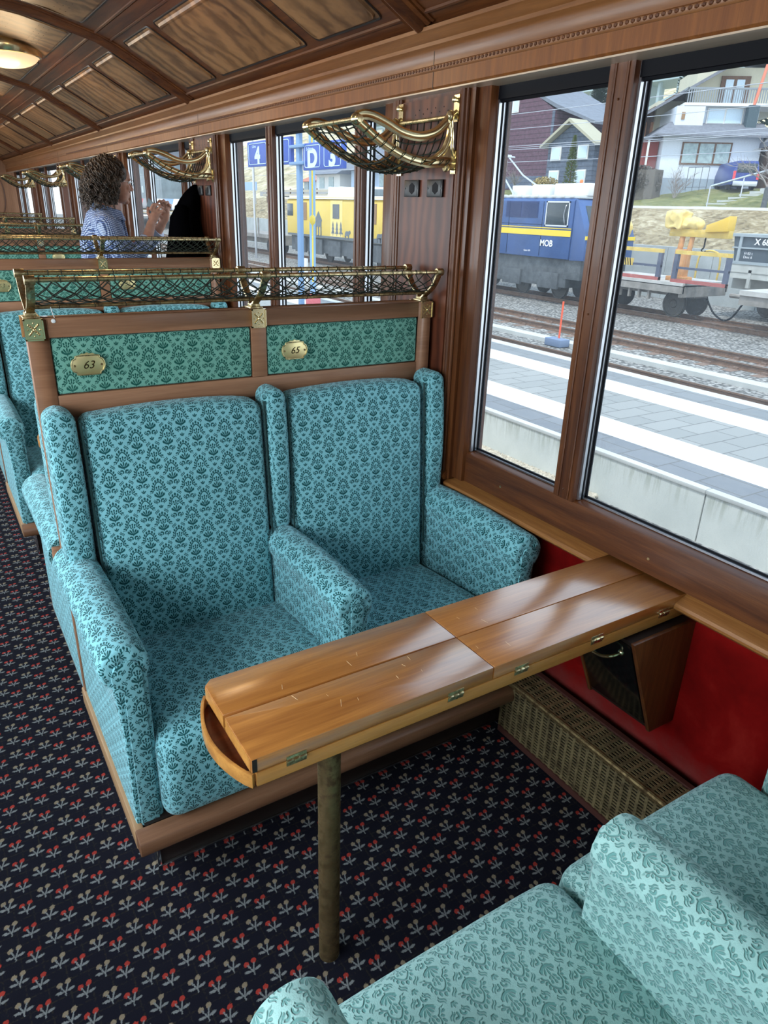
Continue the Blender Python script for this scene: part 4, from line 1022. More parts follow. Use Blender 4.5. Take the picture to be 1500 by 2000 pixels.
# shirt
def shirt_mat():
    m, nt, b = new_mat('blue checked shirt'); tc = node(nt, 'ShaderNodeTexCoord'); s = node(nt, 'ShaderNodeSeparateXYZ'); nt.links.new(tc.outputs['Object'], s.inputs[0])
    wb = (X(nt, noise_n(nt, tc.outputs['Object'], 9, 2)) - 0.5) * 0.03
    a = ((X(nt, s.outputs[2]) + X(nt, s.outputs[0]) * 0.25 + wb) * (1 / 0.0105)).fract() - 0.5; c = ((X(nt, s.outputs[0]) + X(nt, s.outputs[1]) * 0.9 + wb) * (1 / 0.0105)).fract() - 0.5
    f = abs(a).lt(0.23, 0.1) * 0.5 + abs(c).lt(0.25, 0.1) * 0.5
    nt.links.new(ramp(nt, f.v, [(0.0, (0.62, 0.70, 0.84)), (0.5, (0.13, 0.20, 0.42)), (1.0, (0.014, 0.026, 0.085))]), b.inputs['Base Color']); setp(b, rough=0.85)
    bump(nt, b, noise_n(nt, coords(nt, 'Object', (1, 1, 1)), 13, 3, 0.6, 1.5), 0.9, 0.03); return m
sh = MB()
capsule(sh, [W(1.045, 4.945, 1.46), W(1.035, 4.945, 1.36), W(1.035, 4.945, 1.22), W(1.04, 4.94, 1.10), W(1.03, 4.955, 0.93)], [0.115, 0.142, 0.146, 0.143, 0.145], 22)
capsule(sh, [W(1.025, 4.805, 1.468), W(1.035, 4.945, 1.500), W(1.035, 5.085, 1.468)], [0.070, 0.082, 0.070], 18)
capsule(sh, [W(1.05, 4.865, 1.50), W(1.06, 4.945, 1.535), W(1.06, 5.02, 1.50)], [0.05, 0.070, 0.05], 18)
for k, a in arms.items():
    e = a[2] if k == 'l' else a[2] * 0.75 + a[1] * 0.25
    capsule(sh, [a[0], a[0] * 0.5 + a[1] * 0.5, a[1]], [0.072, 0.066, 0.060], 16); capsule(sh, [a[1], a[1] * 0.5 + e * 0.5, e], [0.061, 0.056, 0.045], 16)
shirt = sh.build('shirt', shirt_mat(), pr_, ang=180)
rm = shirt.modifiers.new('remesh', 'REMESH'); rm.mode = 'VOXEL'; rm.voxel_size = 0.007; rm.use_smooth_shade = True
sm = shirt.modifiers.new('smooth', 'SMOOTH'); sm.factor = 0.5; sm.iterations = 4
cb = MB()
for (r0, z0, dz) in ((0.072, 1.545, 0), (0.078, 1.575, 0)): pass
secs = []
for (r0, z0) in ((0.090, 1.535), (0.082, 1.560), (0.074, 1.585), (0.080, 1.583), (0.092, 1.555), (0.102, 1.528)):
    secs.append([tuple(W(1.075 + r0 * math.cos(a) * 1.05, 4.945 + r0 * math.sin(a) * 0.95, z0 - 0.035 * (1 + math.cos(a)) * 0.6)) for a in [PI * 2 * i / 28 for i in range(28)]])
cb.loft(secs, True, False); cb.build('collar', shirt.data.materials[0], shirt, ang=60)
pl = MB(); pl.tube([W(1.160, 4.945, 1.50), W(1.176, 4.945, 1.40), W(1.182, 4.945, 1.25), W(1.182, 4.94, 1.1)], 0.012, 8); pl.build('placket', shirt.data.materials[0], shirt)
for k in 'rl':
    a = arms[k]; e = a[2] if k == 'l' else a[2] * 0.75 + a[1] * 0.25; d = (e - a[1]).normalized(); c = MB(); c.tube([e - d * 0.005, e + d * 0.045], [0.045, 0.041], 18); c.build('cuff', plain('pale cuff', (0.42, 0.45, 0.56), 0.8), shirt)
tr_ = MB()
capsule(tr_, [W(1.03, 4.96, 1.0), W(1.03, 4.965, 0.88)], [0.148, 0.146], 20)
for s in (-1, 1):
    yy = 4.975 + s * 0.078; capsule(tr_, [W(1.03, yy, 0.88), W(1.035, yy, 0.50), W(1.02, yy, 0.09)], [0.092, 0.074, 0.062], 16)
tr_.build('trousers', plain('dark trousers', (0.02, 0.022, 0.03), 0.85), pr_, ang=80)
# hair
def hair_mat():
    m, nt, b = new_mat('grey brown hair'); n = noise_n(nt, coords(nt, 'Object', (1, 1, 0.6)), 26, 4, 0.65, 1.0)
    nt.links.new(ramp(nt, n, [(0.35, (0.014, 0.009, 0.006)), (0.54, (0.060, 0.038, 0.026)), (0.76, (0.26, 0.21, 0.165))]), b.inputs['Base Color']); setp(b, rough=0.55); return m
hm = hair_mat(); random.seed(11)
hr_ = MB(); hball(hr_, (-0.030, 0, 0.052), (0.108, 0.098, 0.094), 14); hball(hr_, (-0.052, 0, -0.015), (0.088, 0.104, 0.100), 14); hball(hr_, (-0.050, 0, -0.075), (0.070, 0.098, 0.068), 12)
hair = hr_.build('hair', hm, pr_, ang=180)
st = MB()
for i in range(620):
    th = random.uniform(0, 2 * PI); cz_ = random.uniform(-0.75, 1.0); s_ = math.sqrt(1 - cz_ * cz_)
    d = Vector((s_ * math.cos(th), s_ * math.sin(th), cz_))
    if d.x > 0.55 and d.z < 0.72: continue
    if d.x > 0.20 and d.z < 0.30: continue
    base = Vector((-0.035 + d.x * 0.100, d.y * 0.096, 0.020 + d.z * 0.118)); L = random.uniform(0.07, 0.13); ph = random.uniform(0, 6.28); pts = []
    dn = Vector((-0.35 if d.x < 0.3 else -0.6, d.y * 0.3, -1.0)).normalized(); fq = random.uniform(55, 95); am = random.uniform(0.006, 0.013)
    sd = d.cross(dn); sd = sd.normalized() if sd.length > 0.05 else Vector((0, 1, 0))
    for q in range(12):
        t = q / 11; p = base + d * (0.012 + 0.020 * math.sin(t * PI * 0.8)) + dn * L * t + sd * am * math.sin(fq * L * t * 2.2 + ph) + d * am * 0.8 * math.cos(fq * L * t * 2.2 + ph)
        pts.append(H(p.x, p.y, p.z))
    st.tube(pts, [0.0062 * (1 - 0.75 * q / 11) for q in range(12)], 5, cap=False)
st.build('curl', hm, hair, weld=False, ang=180)
# glasses
g = MB()
for s in (-1, 1):
    g.tube([H(0.103, s * 0.030 + 0.021 * math.cos(a), 0.012 + 0.017 * math.sin(a)) for a in [2 * PI * i / 20 for i in range(20)]], 0.0013, 5, closed=True)
    g.tube([H(0.102, s * 0.052, 0.014), H(0.070, s * 0.072, 0.016), H(-0.005, s * 0.080, 0.012)], 0.0014, 5)
g.tube([H(0.104, -0.010, 0.014), H(0.108, 0, 0.017), H(0.104, 0.010, 0.014)], 0.0014, 5); g.build('glasses', M['chrome'], pr_)
for s in (-1, 1):
    e = MB(); hball(e, (0.0745, s * 0.031, 0.012), (0.0125, 0.0125, 0.0125), 8); e.build('eye', plain('eye white', (0.7, 0.7, 0.68), 0.2), pr_)
ph = MB(); ph.box(-0.037, 0.037, -0.0045, 0.0045, -0.05, 0.05); pho = ph.build('phone', plain('grey phone case', (0.25, 0.32, 0.36), 0.3), None, bevel=0.003)
pho.location = (1.318, 4.828, 1.565); pho.rotation_euler = (0.5, 0.75, -0.9); tag(pho, 'small grey-blue phone held in the raised hand of the standing person', 'phone')
cl_ = MB(); cl_.box(-0.020, -0.008, 0.0045, 0.006, 0.030, 0.042); cl_.build('camera_lens', M['gloss_black'], pho, bevel=0.001)
# ------------------------------------------------------------------ the station outside
def stone_mat(name, a, b_, sc1, var=0.5):
    m, nt, b = new_mat(name); v = coords(nt)
    vo = node(nt, 'ShaderNodeTexVoronoi'); vo.inputs['Scale'].default_value = sc1; nt.links.new(v, vo.inputs['Vector'])
    n = noise_n(nt, v, 0.9, 3); f = X(nt, vo.outputs['Color']) * 0.7 + X(nt, n) * 0.3
    dk = X(nt, vo.outputs['Distance']).gt(0.50, 0.3)
    c = mixc(nt, dk * 0.8, ramp(nt, f.v, [(0.15, a), (0.85, b_)]), tuple(q * 0.25 for q in a)); nt.links.new(c, b.inputs['Base Color']); setp(b, rough=0.9)
    bump(nt, b, X(nt, vo.outputs['Distance']) * -1.0, 0.8, 0.03); return m
M['ballast'] = stone_mat('grey railway ballast', (0.15, 0.145, 0.135), (0.50, 0.485, 0.455), 13)
M['rail_rust'] = plain('rusty rail', (0.17, 0.10, 0.065), 0.6, 0.25, 6)
M['rail_top'] = metal('worn rail head', (0.42, 0.37, 0.33), 0.4)
M['concrete'] = plain('pale concrete', (0.50, 0.515, 0.50), 0.85, 0.10, 1.3)
M['white_paint'] = plain('white line paint', (0.74, 0.74, 0.71), 0.7, 0.03, 3)
def wall_concrete():
    m, nt, b = new_mat('stained platform wall'); v = coords(nt, 'Object', (1, 7, 0.7)); n = noise_n(nt, v, 2.4, 5, 0.7)
    sp = node(nt, 'ShaderNodeSeparateXYZ'); nt.links.new(coords(nt), sp.inputs[0]); top = X(nt, sp.outputs[2]).gt(-0.80, 0.22)
    f = X(nt, n).gt(0.55, 0.16) * top * 0.6
    n2 = noise_n(nt, coords(nt), 2.2, 5, 0.6); base = ramp(nt, n2, [(0.3, (0.56, 0.60, 0.57)), (0.7, (0.68, 0.71, 0.67))])
    nt.links.new(mixc(nt, f, base, (0.30, 0.32, 0.25)), b.inputs['Base Color']); setp(b, rough=0.85); return m
def pavers(name, c, c2, w, h, off=0.5, rz=0.0):
    m, nt, b = new_mat(name); br = node(nt, 'ShaderNodeTexBrick'); br.inputs['Scale'].default_value = 1.0; br.inputs['Brick Width'].default_value = w; br.inputs['Row Height'].default_value = h
    br.inputs['Mortar Size'].default_value = 0.008; br.inputs['Color1'].default_value = (*c, 1); br.inputs['Color2'].default_value = (*c2, 1); br.inputs['Mortar'].default_value = (0.09, 0.09, 0.09, 1); br.offset = off
    nt.links.new(coords(nt, 'Object', (1, 1, 1), (0, 0, rz)), br.inputs['Vector'])
    n = noise_n(nt, coords(nt), 7, 4); nt.links.new(mixc(nt, X(nt, n) * 0.35, br.outputs['Color'], (0.30, 0.30, 0.285)), b.inputs['Base Color']); setp(b, rough=0.8); return m
gm = MB(); gm.box(-8, 23.6, -8, 85, -1.5, -1.13)
g_ = gm.build('ballast_ground', M['ballast'], smooth=False); tag(g_, 'bed of pale grey ballast stones under the station tracks', 'ballast', kind='structure')
# loose stones against the platform wall
stn = MB(); random.seed(3)
for i in range(2600):
    y = random.uniform(4.6, 7.2); x = 5.645 - abs(random.gauss(0, 0.16)); r = random.uniform(0.018, 0.042)
    rot = Matrix.Rotation(random.uniform(0, 6), 3, Vector((random.random(), random.random(), random.random() + 0.1)))
    v = [Vector(q) * r * random.uniform(0.7, 1.15) for q in ((1, 0, 0), (-1, 0, 0), (0, 1, 0), (0, -1, 0), (0, 0, 0.8), (0, 0, -0.8))]
    stn.add([tuple(rot @ q + Vector((x, y, -1.115 + max(0, 0.035 * (x - 5.3))))) for q in v], [(0, 2, 4), (2, 1, 4), (1, 3, 4), (3, 0, 4), (2, 0, 5), (1, 2, 5), (3, 1, 5), (0, 3, 5)])
tag(stn.build('loose_ballast', plain('buff stones', (0.52, 0.47, 0.38), 0.9, 0.35, 30), smooth=False, weld=False), 'loose buff stones heaped against the concrete platform wall', 'stones', kind='stuff')
# platform
pf = root('platform', (0, 0, 0), 0, 'paved island platform with white guide stripes outside the window', 'platform')
q = MB(); q.box(5.68, 9.15, -6, 70, -1.14, -0.625); q.build('core', M['concrete'], pf, smooth=False)
q = MB()
for i in range(-3, 40):
    a = 5.135 + (i - 0) * 1.72 - 0.0; q.box(5.64, 5.70, a + 0.008, a + 1.712, -1.14, -0.655)
q.build('wall_panel', wall_concrete(), pf, smooth=False)
q = MB()
for i in range(-3, 40):
    a = 5.135 + i * 1.72; q.box(5.625, 5.72, a + 0.004, a + 1.716, -0.655, -0.617)
q.build('edge_coping', M['concrete'], pf, bevel=0.004)
q = MB(); q.box(5.655, 5.69, -6, 70, -1.13, -0.66); q.build('joint', plain('dark joint', (0.10, 0.11, 0.10), 0.9), pf, smooth=False)
for nm, a, b2, mt in (('dark_paving', 5.72, 6.17, pavers('slate pavers', (0.125, 0.14, 0.165), (0.17, 0.185, 0.21), 0.34, 0.45)), ('guide_stripe', 6.17, 6.72, M['white_paint']),
                      ('grey_paving', 6.72, 7.86, pavers('grey pavers', (0.235, 0.245, 0.24), (0.30, 0.305, 0.295), 0.62, 0.285, 0.5, 0.0)), ('guide_stripe', 7.86, 8.42, M['white_paint']),
                      ('dark_paving', 8.42, 8.93, pavers('slate pavers far', (0.16, 0.175, 0.19), (0.20, 0.215, 0.23), 0.34, 0.5)), ('edge_coping', 8.93, 9.17, M['concrete'])):
    q = MB(); q.box(a, b2, -6, 70, -0.63, -0.617); q.build(nm, mt, pf, smooth=False)
# tracks
def track(x, label, y0=-4, y1=75, sleepers=True):
    t = root('railway_track', (x, 0, -1.13), 0, label, 'track', 'tracks beside the platform')
    for s in (-1, 1):
        q = MB(); q.prism([(s * 0.5 - 0.06, 0.0), (s * 0.5 + 0.06, 0), (s * 0.5 + 0.06, 0.012), (s * 0.5 + 0.010, 0.025), (s * 0.5 + 0.010, 0.10), (s * 0.5 + 0.032, 0.108), (s * 0.5 + 0.032, 0.135), (s * 0.5 - 0.032, 0.135), (s * 0.5 - 0.032, 0.108), (s * 0.5 - 0.010, 0.10), (s * 0.5 - 0.010, 0.025), (s * 0.5 - 0.06, 0.012)], 'y', y0, y1)
        ro = q.build('rail', M['rail_rust'], t, smooth=False); q = MB(); q.box(s * 0.5 - 0.022, s * 0.5 + 0.022, y0, y1, 0.134, 0.137); q.build('rail_head', M['rail_top'], ro, smooth=False)
    if sleepers:
        q = MB(); q.box(-0.9, 0.9, -0.11, 0.11, -0.05, 0.005)
        for s in (-1, 1):
            for d in (-1, 1): q.box(s * 0.5 + d * 0.075 - 0.03, s * 0.5 + d * 0.075 + 0.03, -0.06, 0.06, 0.0, 0.05)
        first = q.build('sleeper', plain('rusty steel sleeper', (0.20, 0.13, 0.095), 0.8, 0.2, 5), t, smooth=False); first.location = (0, 2, 0)
        for i in range(1, 96):
            c = first.copy(); COL.objects.link(c); c.parent = t; c.location = (0, 2 + i * 0.62, 0)
    return t
track(10.6, 'track hidden close behind the platform edge, nearest of the tracks', sleepers=False)
track(14.15, 'middle railway track between the white cable trough and the parked wagons')
track(18.85, 'railway track carrying the blue locomotive and flat wagon', sleepers=False)
q = MB(); q.box(12.15, 12.50, -4, 75, -1.15, -1.04); tag(q.build('cable_trough', M['concrete'], smooth=False), 'long pale concrete cable trough in the ballast between two tracks', 'cable trough')
q = MB(); q.tube([(12.05, 11.6, -1.1), (12.05, 11.6, -0.15)], 0.022, 6); tag(q.build('marker_stake', plain('red orange plastic', (0.85, 0.12, 0.05), 0.5)), 'thin red marker stake standing beside the cable trough', 'stake')
q = MB(); q.box(11.85, 12.15, 11.35, 11.85, -1.12, -0.95); tag(q.build('junction_box', plain('blue grey box', (0.16, 0.22, 0.34), 0.6), bevel=0.02), 'small blue-grey box on the cable trough at the foot of the red stake', 'box')

# ground rising behind the tracks
def grass_mat(name, c0, c1, c2, s=3.0, st=(1, 1, 1)):
    m, nt, b = new_mat(name); n = noise_n(nt, coords(nt, 'Object', st), s, 6, 0.75, 0.6); n2 = noise_n(nt, coords(nt, 'Object', (1, 1, 1)), 0.35, 3)
    f = X(nt, n) * 0.75 + X(nt, n2) * 0.25
    nt.links.new(ramp(nt, f.v, [(0.36, c0), (0.5, c1), (0.64, c2)]), b.inputs['Base Color']); setp(b, rough=0.95); bump(nt, b, n, 1.0, 0.12); return m
dry = grass_mat('dry winter grass', (0.12, 0.085, 0.04), (0.34, 0.27, 0.155), (0.62, 0.54, 0.38), 3.4, (1.0, 0.9, 2.2))
lawn = grass_mat('short green lawn', (0.09, 0.11, 0.03), (0.18, 0.19, 0.065), (0.31, 0.28, 0.125), 2.2)
def slope(x0, z0, x1, z1, ya, yb, amp, nu=30, nv=90):
    def fn(u, v):
        x = x0 + (x1 - x0) * u; y = ya + (yb - ya) * v; z = z0 + (z1 - z0) * (u ** 0.9)
        return (x, y, z + amp * 1.5 * (noise.noise(Vector((x * 0.5, y * 0.5, 0))) + 0.6 * noise.noise(Vector((x * 1.7, y * 1.7, 3)))) * math.sin(PI * min(1, u * 1.0)))
    m = MB(); m.grid(fn, nu, nv, (1, 1)); return m
tag(slope(23.6, 0.60, 27.2, 2.02, -5, 58, 0.22).build('dry_bank', dry), 'steep bank of dry straw-coloured grass above the concrete retaining wall', 'grass bank', kind='structure')
tag(slope(27.3, 2.0, 31.8, 2.95, -5, 58, 0.10).build('lawn_bank', lawn), 'green lawn bank below the white house', 'lawn', kind='structure')
q = MB(); q.box(31.8, 60, -10, 75, 2.5, 2.93); tag(q.build('street', plain('grey asphalt', (0.36, 0.37, 0.38), 0.9, 0.08, 2), smooth=False), 'asphalt street level beside the houses', 'street', kind='structure')
q = MB()
for i in range(34): q.box(23.5, 23.75, -5 + i * 1.9, -5 + i * 1.9 + 1.88, -1.2, 0.68)
tag(q.build('retaining_wall', plain('weathered concrete', (0.42, 0.45, 0.45), 0.9, 0.15, 1.5), smooth=False), 'grey concrete retaining wall at the foot of the dry bank', 'wall')
q = MB(); q.box(27.15, 27.32, -5, 58, 1.85, 2.10); tag(q.build('kerb', M['white_paint'], smooth=False), 'pale kerb line between the dry bank and the lawn', 'kerb')
hill = MB()
def hf(u, v):
    x = 40 + 75 * u; y = 40 + 130 * v; return (x, y, 2.2 + 34 * u ** 1.05 * (0.45 + 0.55 * min(1, v * 2.2)) + 3.0 * noise.noise(Vector((x * 0.05, y * 0.05, 0))) * min(1, u * 4))
hill.grid(hf, 40, 60); tag(hill.build('hillside', grass_mat('pale dry hillside', (0.22, 0.19, 0.10), (0.46, 0.40, 0.26), (0.66, 0.60, 0.44), 0.5)), 'pale dry hillside rising behind the far end of the station', 'hill', kind='structure')
mid = slope(23.6, 0.4, 42, 2.6, 58, 120, 0.3); tag(mid.build('far_bank', dry), 'dry grass bank continuing into the distance past the yellow vehicle', 'grass bank', kind='structure')
q = MB(); q.box(-8, 60, 85, 160, -1.5, -1.13); tag(q.build('far_ground', M['ballast'], smooth=False), 'ballast field at the far end of the station', 'ballast', kind='structure')

def wheelset(parent, y, name='wheel', r=0.36, zc_=0.0):
    for s in (-1, 1):
        w = MB(); w.lathe([(0.0, -0.03), (0.10, -0.03), (0.12, -0.005), (r * 0.85, -0.005), (r * 0.9, -0.03), (r, -0.03), (r, 0.03), (r + 0.03, 0.03), (r + 0.03, 0.05), (0, 0.05)], (0, 0, 0), 'x', 24)
        o = w.build(name, plain('dark wheel steel', (0.06, 0.055, 0.05), 0.6) if 'dark wheel steel' not in bpy.data.materials else bpy.data.materials['dark wheel steel'], parent); o.location = (s * 0.53, y, zc_ + r); o.rotation_euler = (0, 0, PI if s > 0 else 0)

# blue locomotive
RZ = -0.995
blue = plain('railway blue paint', (0.040, 0.095, 0.260), 0.4, 0.15, 1.5); yel = plain('yellow stripe paint', (0.86, 0.62, 0.04), 0.45); wht = plain('white lettering', (0.85, 0.87, 0.9), 0.5)
dgl = plain('dark cab glass', (0.045, 0.06, 0.07), 0.15); grm = plain('dark underframe', (0.085, 0.095, 0.105), 0.7, 0.3, 4)
lo_ = root('locomotive', (18.85, 17.1, RZ), 0, 'blue locomotive with a yellow stripe and white lettering, parked across the tracks', 'locomotive')
q = MB(); q.prism([(-1.15, 1.30), (-1.15, 3.02), (-1.05, 3.12), (1.05, 3.12), (1.15, 3.02), (1.15, 1.30)], 'y', 0.0, 7.8); q.build('body', blue, lo_, bevel=0.02)
q = MB(); q.prism([(-0.02, 1.28), (-0.62, 1.30), (-0.62, 2.02), (-0.12, 3.04), (-0.02, 3.10)], 'x', -1.12, 1.12)
cabn = MB(); cabn.v = [(v[0], v[1], v[2]) for v in q.v]; cabn.f = q.f; cabn.uv = q.uv; cabn.build('cab_front', blue, lo_, bevel=0.02)
q = MB(); q.box(-1.08, 1.08, -0.1, 7.8, 3.10, 3.18); q.build('roof', plain('grey roof', (0.55, 0.58, 0.60), 0.6), lo_, bevel=0.02)
q = MB(); q.box(-1.165, -1.148, 0.0, 7.8, 1.98, 2.16); q.box(-1.165, -1.148, 0, 7.8, 2.20, 2.225); q.box(-1.13, 1.13, -0.645, -0.60, 1.92, 2.03); q.build('stripe', yel, lo_, smooth=False)
q = MB(); q.box(-1.170, -1.145, 0.18, 1.15, 2.30, 2.98); wo = q.build('side_window', dgl, lo_, bevel=0.03)
q = MB()
for (a, b2, c_, d_) in ((0.15, 1.18, 2.27, 2.31), (0.15, 1.18, 2.97, 3.01), (0.15, 0.19, 2.27, 3.01), (1.14, 1.18, 2.27, 3.01)): q.box(-1.180, -1.15, a, b2, c_, d_)
q.build('window_frame', M['silver'], wo, smooth=False)
q = MB(); q.add([(-0.85, -0.560, 2.18), (0.85, -0.560, 2.18), (0.80, -0.20, 2.92), (-0.80, -0.20, 2.92)], [(0, 1, 2, 3)]); q2 = MB(); q2.prism([(-0.565, 2.16), (-0.21, 2.90), (-0.18, 2.90), (-0.53, 2.16)], 'x', -0.85, 0.85); q2.build('windscreen', dgl, lo_, bevel=0.005)
lv = MB(); lv.box(-1.156, -1.146, 1.55, 3.15, 2.50, 3.0)
for i in range(14): lv.box(-1.175, -1.15, 1.58, 2.30, 2.52 + i * 0.034, 2.535 + i * 0.034); lv.box(-1.175, -1.15, 2.38, 3.12, 2.52 + i * 0.034, 2.535 + i * 0.034)
lv.build('louvre', plain('dark blue louvre', (0.018, 0.045, 0.16), 0.5), lo_, smooth=False)
dr = MB()
for y in (1.32, 2.95, 4.6): dr.box(-1.158, -1.149, y, y + 0.012, 1.35, 3.0)
dr.box(-1.158, -1.149, 1.32, 4.6, 2.30, 2.31); dr.build('door_seam', M['rubber'], lo_, smooth=False)
dr = MB(); dr.box(-1.162, -1.15, 3.35, 3.95, 1.45, 1.95); dr.build('access_panel', plain('grey panel', (0.34, 0.36, 0.40), 0.5), lo_, smooth=False)
dr = MB(); dr.tube(cr([(-1.19, 0.28, 2.90), (-1.22, 0.28, 2.85), (-1.22, 0.32, 2.62), (-1.22, 0.27, 2.40), (-1.19, 0.27, 2.32)], 4), 0.014, 6); dr.build('handrail', M['silver'], lo_)
text_mesh('lettering', 'MOB', 0.27, wht, lo_, (-1.168, 1.02, 1.74), (PI / 2, 0, -PI / 2), 0.002, bold=0.006)
text_mesh('lettering', 'Gem 4/4', 0.09, wht, lo_, (-1.168, 1.9, 1.48), (PI / 2, 0, -PI / 2), 0.002)
q = MB(); q.box(-1.02, 1.02, 0.1, 7.7, 0.42, 1.32); q.box(-1.05, 1.05, -0.50, 0.2, 0.70, 1.30)
for i in range(4): q.box(-1.10, -1.0, 0.4 + i * 1.8, 1.3 + i * 1.8, 0.35, 0.85)
q.build('underframe', grm, lo_, bevel=0.01)
for y in (0.8, 2.6, 5.4, 7.0): wheelset(lo_, y)
rf_ = plain('pale roof equipment', (0.72, 0.74, 0.74), 0.5)
for (nm, a, b2, z0_, z1_) in (('roof_box', -0.15, 1.35, 3.18, 3.55), ('roof_grille', 1.55, 2.4, 3.18, 3.52), ('roof_box', 2.7, 3.4, 3.18, 3.50)):
    q = MB(); q.box(-0.75, 0.75, a, b2, z0_, z1_); q.build(nm, rf_, lo_, bevel=0.03)
q = MB()
for i in range(19): q.box(-1.12, -1.02, 0.1 + i * 0.4, 0.28 + i * 0.4, 3.14, 3.20)
q.build('roof_rivet_strip', rf_, lo_, smooth=False)
q = MB(); q.ball((-0.6, 0.35, 3.60), 0.06, 6); q.build('signal_lamp', plain('orange lamp', (0.9, 0.2, 0.05), 0.4), lo_)
q = MB(); q.tube([(-0.9, 3.1, 3.2), (-0.5, 4.3, 3.9), (-0.9, 5.6, 4.55)], 0.03, 6); q.tube([(0.9, 3.1, 3.2), (0.5, 4.3, 3.9), (0.9, 5.6, 4.55)], 0.03, 6); q.tube([(-1.0, 5.6, 4.6), (1.0, 5.6, 4.6)], 0.04, 6); q.tube([(-1.0, 5.4, 4.55), (1.0, 5.4, 4.55)], 0.03, 6)
q.build('pantograph', M['silver'], lo_)

# flat wagon with crane
gw = plain('weathered wagon steel', (0.25, 0.235, 0.215), 0.8, 0.3, 3); fl_ = root('flat_wagon', (18.85, 12.6, RZ), 0, 'weathered flat wagon with railings, parked in front of the blue locomotive', 'wagon')
q = MB(); q.box(-1.05, 1.05, 0.2, 3.8, 0.88, 0.98); q.build('deck', plain('grey deck boards', (0.46, 0.45, 0.43), 0.85, 0.2, 3), fl_, smooth=False)
q = MB()
for s in (-1, 1): q.box(s * 1.0 - 0.05, s * 1.0 + 0.05, 0.2, 3.8, 0.70, 0.90)
q.box(-0.3, 0.3, 0.3, 3.7, 0.55, 0.88); q.box(-1.0, 1.0, 0.2, 0.32, 0.6, 0.92)
for i in range(6): q.box(-1.0, -0.9, 1.3 + i * 0.35, 1.36 + i * 0.35, 0.45, 0.72)
q.build('frame', gw, fl_, smooth=False)
q = MB(); q.box(-0.95, -0.6, 3.0, 3.7, 0.30, 0.72); q.build('battery_box', plain('pale green box', (0.34, 0.40, 0.36), 0.7), fl_, bevel=0.01)
for y in (0.75, 3.4): wheelset(fl_, y)
blu2 = plain('dark blue grey rail paint', (0.075, 0.09, 0.14), 0.6); yel2 = plain('worn yellow paint', (0.62, 0.44, 0.10), 0.6, 0.2, 5); red2 = plain('faded red paint', (0.36, 0.10, 0.09), 0.7, 0.2, 5); org = plain('orange crane paint', (0.55, 0.27, 0.10), 0.6, 0.25, 6)
# second short wagon coming into view at the right
f2 = root('flat_wagon', (18.85, 6.5, RZ), 0, 'second flat wagon coupled to the crane wagon', 'wagon')
q = MB(); q.box(-1.05, 1.05, -4.0, 4.6, 0.86, 0.98); q.build('deck', bpy.data.materials['grey deck boards'], f2, smooth=False)
q = MB(); q.box(-1.0, 1.0, -4.0, 4.6, 0.62, 0.87); q.tube([(0.0, 4.6, 0.72), (0, 5.5, 0.72)], 0.06, 8)
q.build('frame', gw, f2, smooth=False)
q = MB(); q.tube(cr([(-0.7, 4.65, 0.62), (-0.75, 4.85, 0.25), (-0.75, 5.1, 0.15), (-0.7, 5.45, 0.30), (-0.65, 5.75, 0.62)], 5), 0.025, 6); q.build('brake_hose', M['rubber'], f2)
for y in (-2.5, 3.2): wheelset(f2, y)
def railing(label, ya, yb, hh, x=17.95):
    t = root('railing', (x, ya, RZ + 0.98), 0, label, 'railing', 'railings on the flat wagon'); L = yb - ya
    for i, y in enumerate((0.06, L - 0.06)): q = MB(); q.box(-0.05, 0.05, y - 0.06, y + 0.06, 0, hh); q.build('post', blu2, t, smooth=False)
    q = MB(); q.box(-0.04, 0.04, 0, L, hh, hh + 0.10); q.build('top_rail', yel2, t, smooth=False)
    q = MB(); q.box(-0.03, 0.03, 0, L, hh * 0.48, hh * 0.56); q.build('middle_rail', blu2, t, smooth=False)
    q = MB(); q.box(-0.06, 0.06, 0, L, 0.0, 0.09); q.build('foot_rail', red2, t, smooth=False); return t
railing('yellow-topped railing between the crane and the blue locomotive', 13.72, 15.75, 0.74)
railing('yellow-topped railing between the crane and the second flat wagon', 11.6, 13.30, 0.74)
q = MB(); q.box(-0.02, 0.02, -0.25, 0.25, -0.10, 0.10); sg = q.build('warning_board', yel2, smooth=False, loc=(17.93, 14.95, 0.42)); tag(sg, 'small striped warning board hanging on a railing', 'board')
for i in range(5):
    q = MB(); q.prism([(-0.20 + i * 0.085, -0.10), (-0.165 + i * 0.085, -0.10), (-0.115 + i * 0.085, 0.10), (-0.15 + i * 0.085, 0.10)], 'x', -0.024, -0.02); q.build('stripe', M['rubber'], sg, smooth=False)
cn = root('crane', (18.5, 13.48, RZ + 0.98), 0, 'small rusty orange crane with a yellow wrapped head on the flat wagon', 'crane')
q = MB(); q.box(-0.16, 0.16, -0.16, 0.16, 0, 0.85); q.tube([(0, 0.18, 0.3), (0, 0.10, 1.25)], 0.08, 8); q.tube([(0, -0.12, 0.3), (0, -0.22, 1.25)], 0.07, 8); q.box(-0.2, 0.2, -0.3, 0.3, 0, 0.12); q.build('mast', org, cn, bevel=0.01)
q = MB(); q.box(-0.10, 0.10, -1.35, 0.50, 1.18, 1.38); q.build('boom', yel2, cn, bevel=0.01)
q = MB(); q.prism([(-1.35, 1.36), (-0.70, 1.32), (-0.70, 1.50), (-1.00, 1.60), (-1.35, 1.74)], 'x', -0.20, 0.12); q.build('counterweight', plain('golden plate', (0.72, 0.47, 0.06), 0.5), cn, bevel=0.01)
tarp = plain('yellow tarpaulin', (0.78, 0.60, 0.22), 0.6, 0.15, 5)
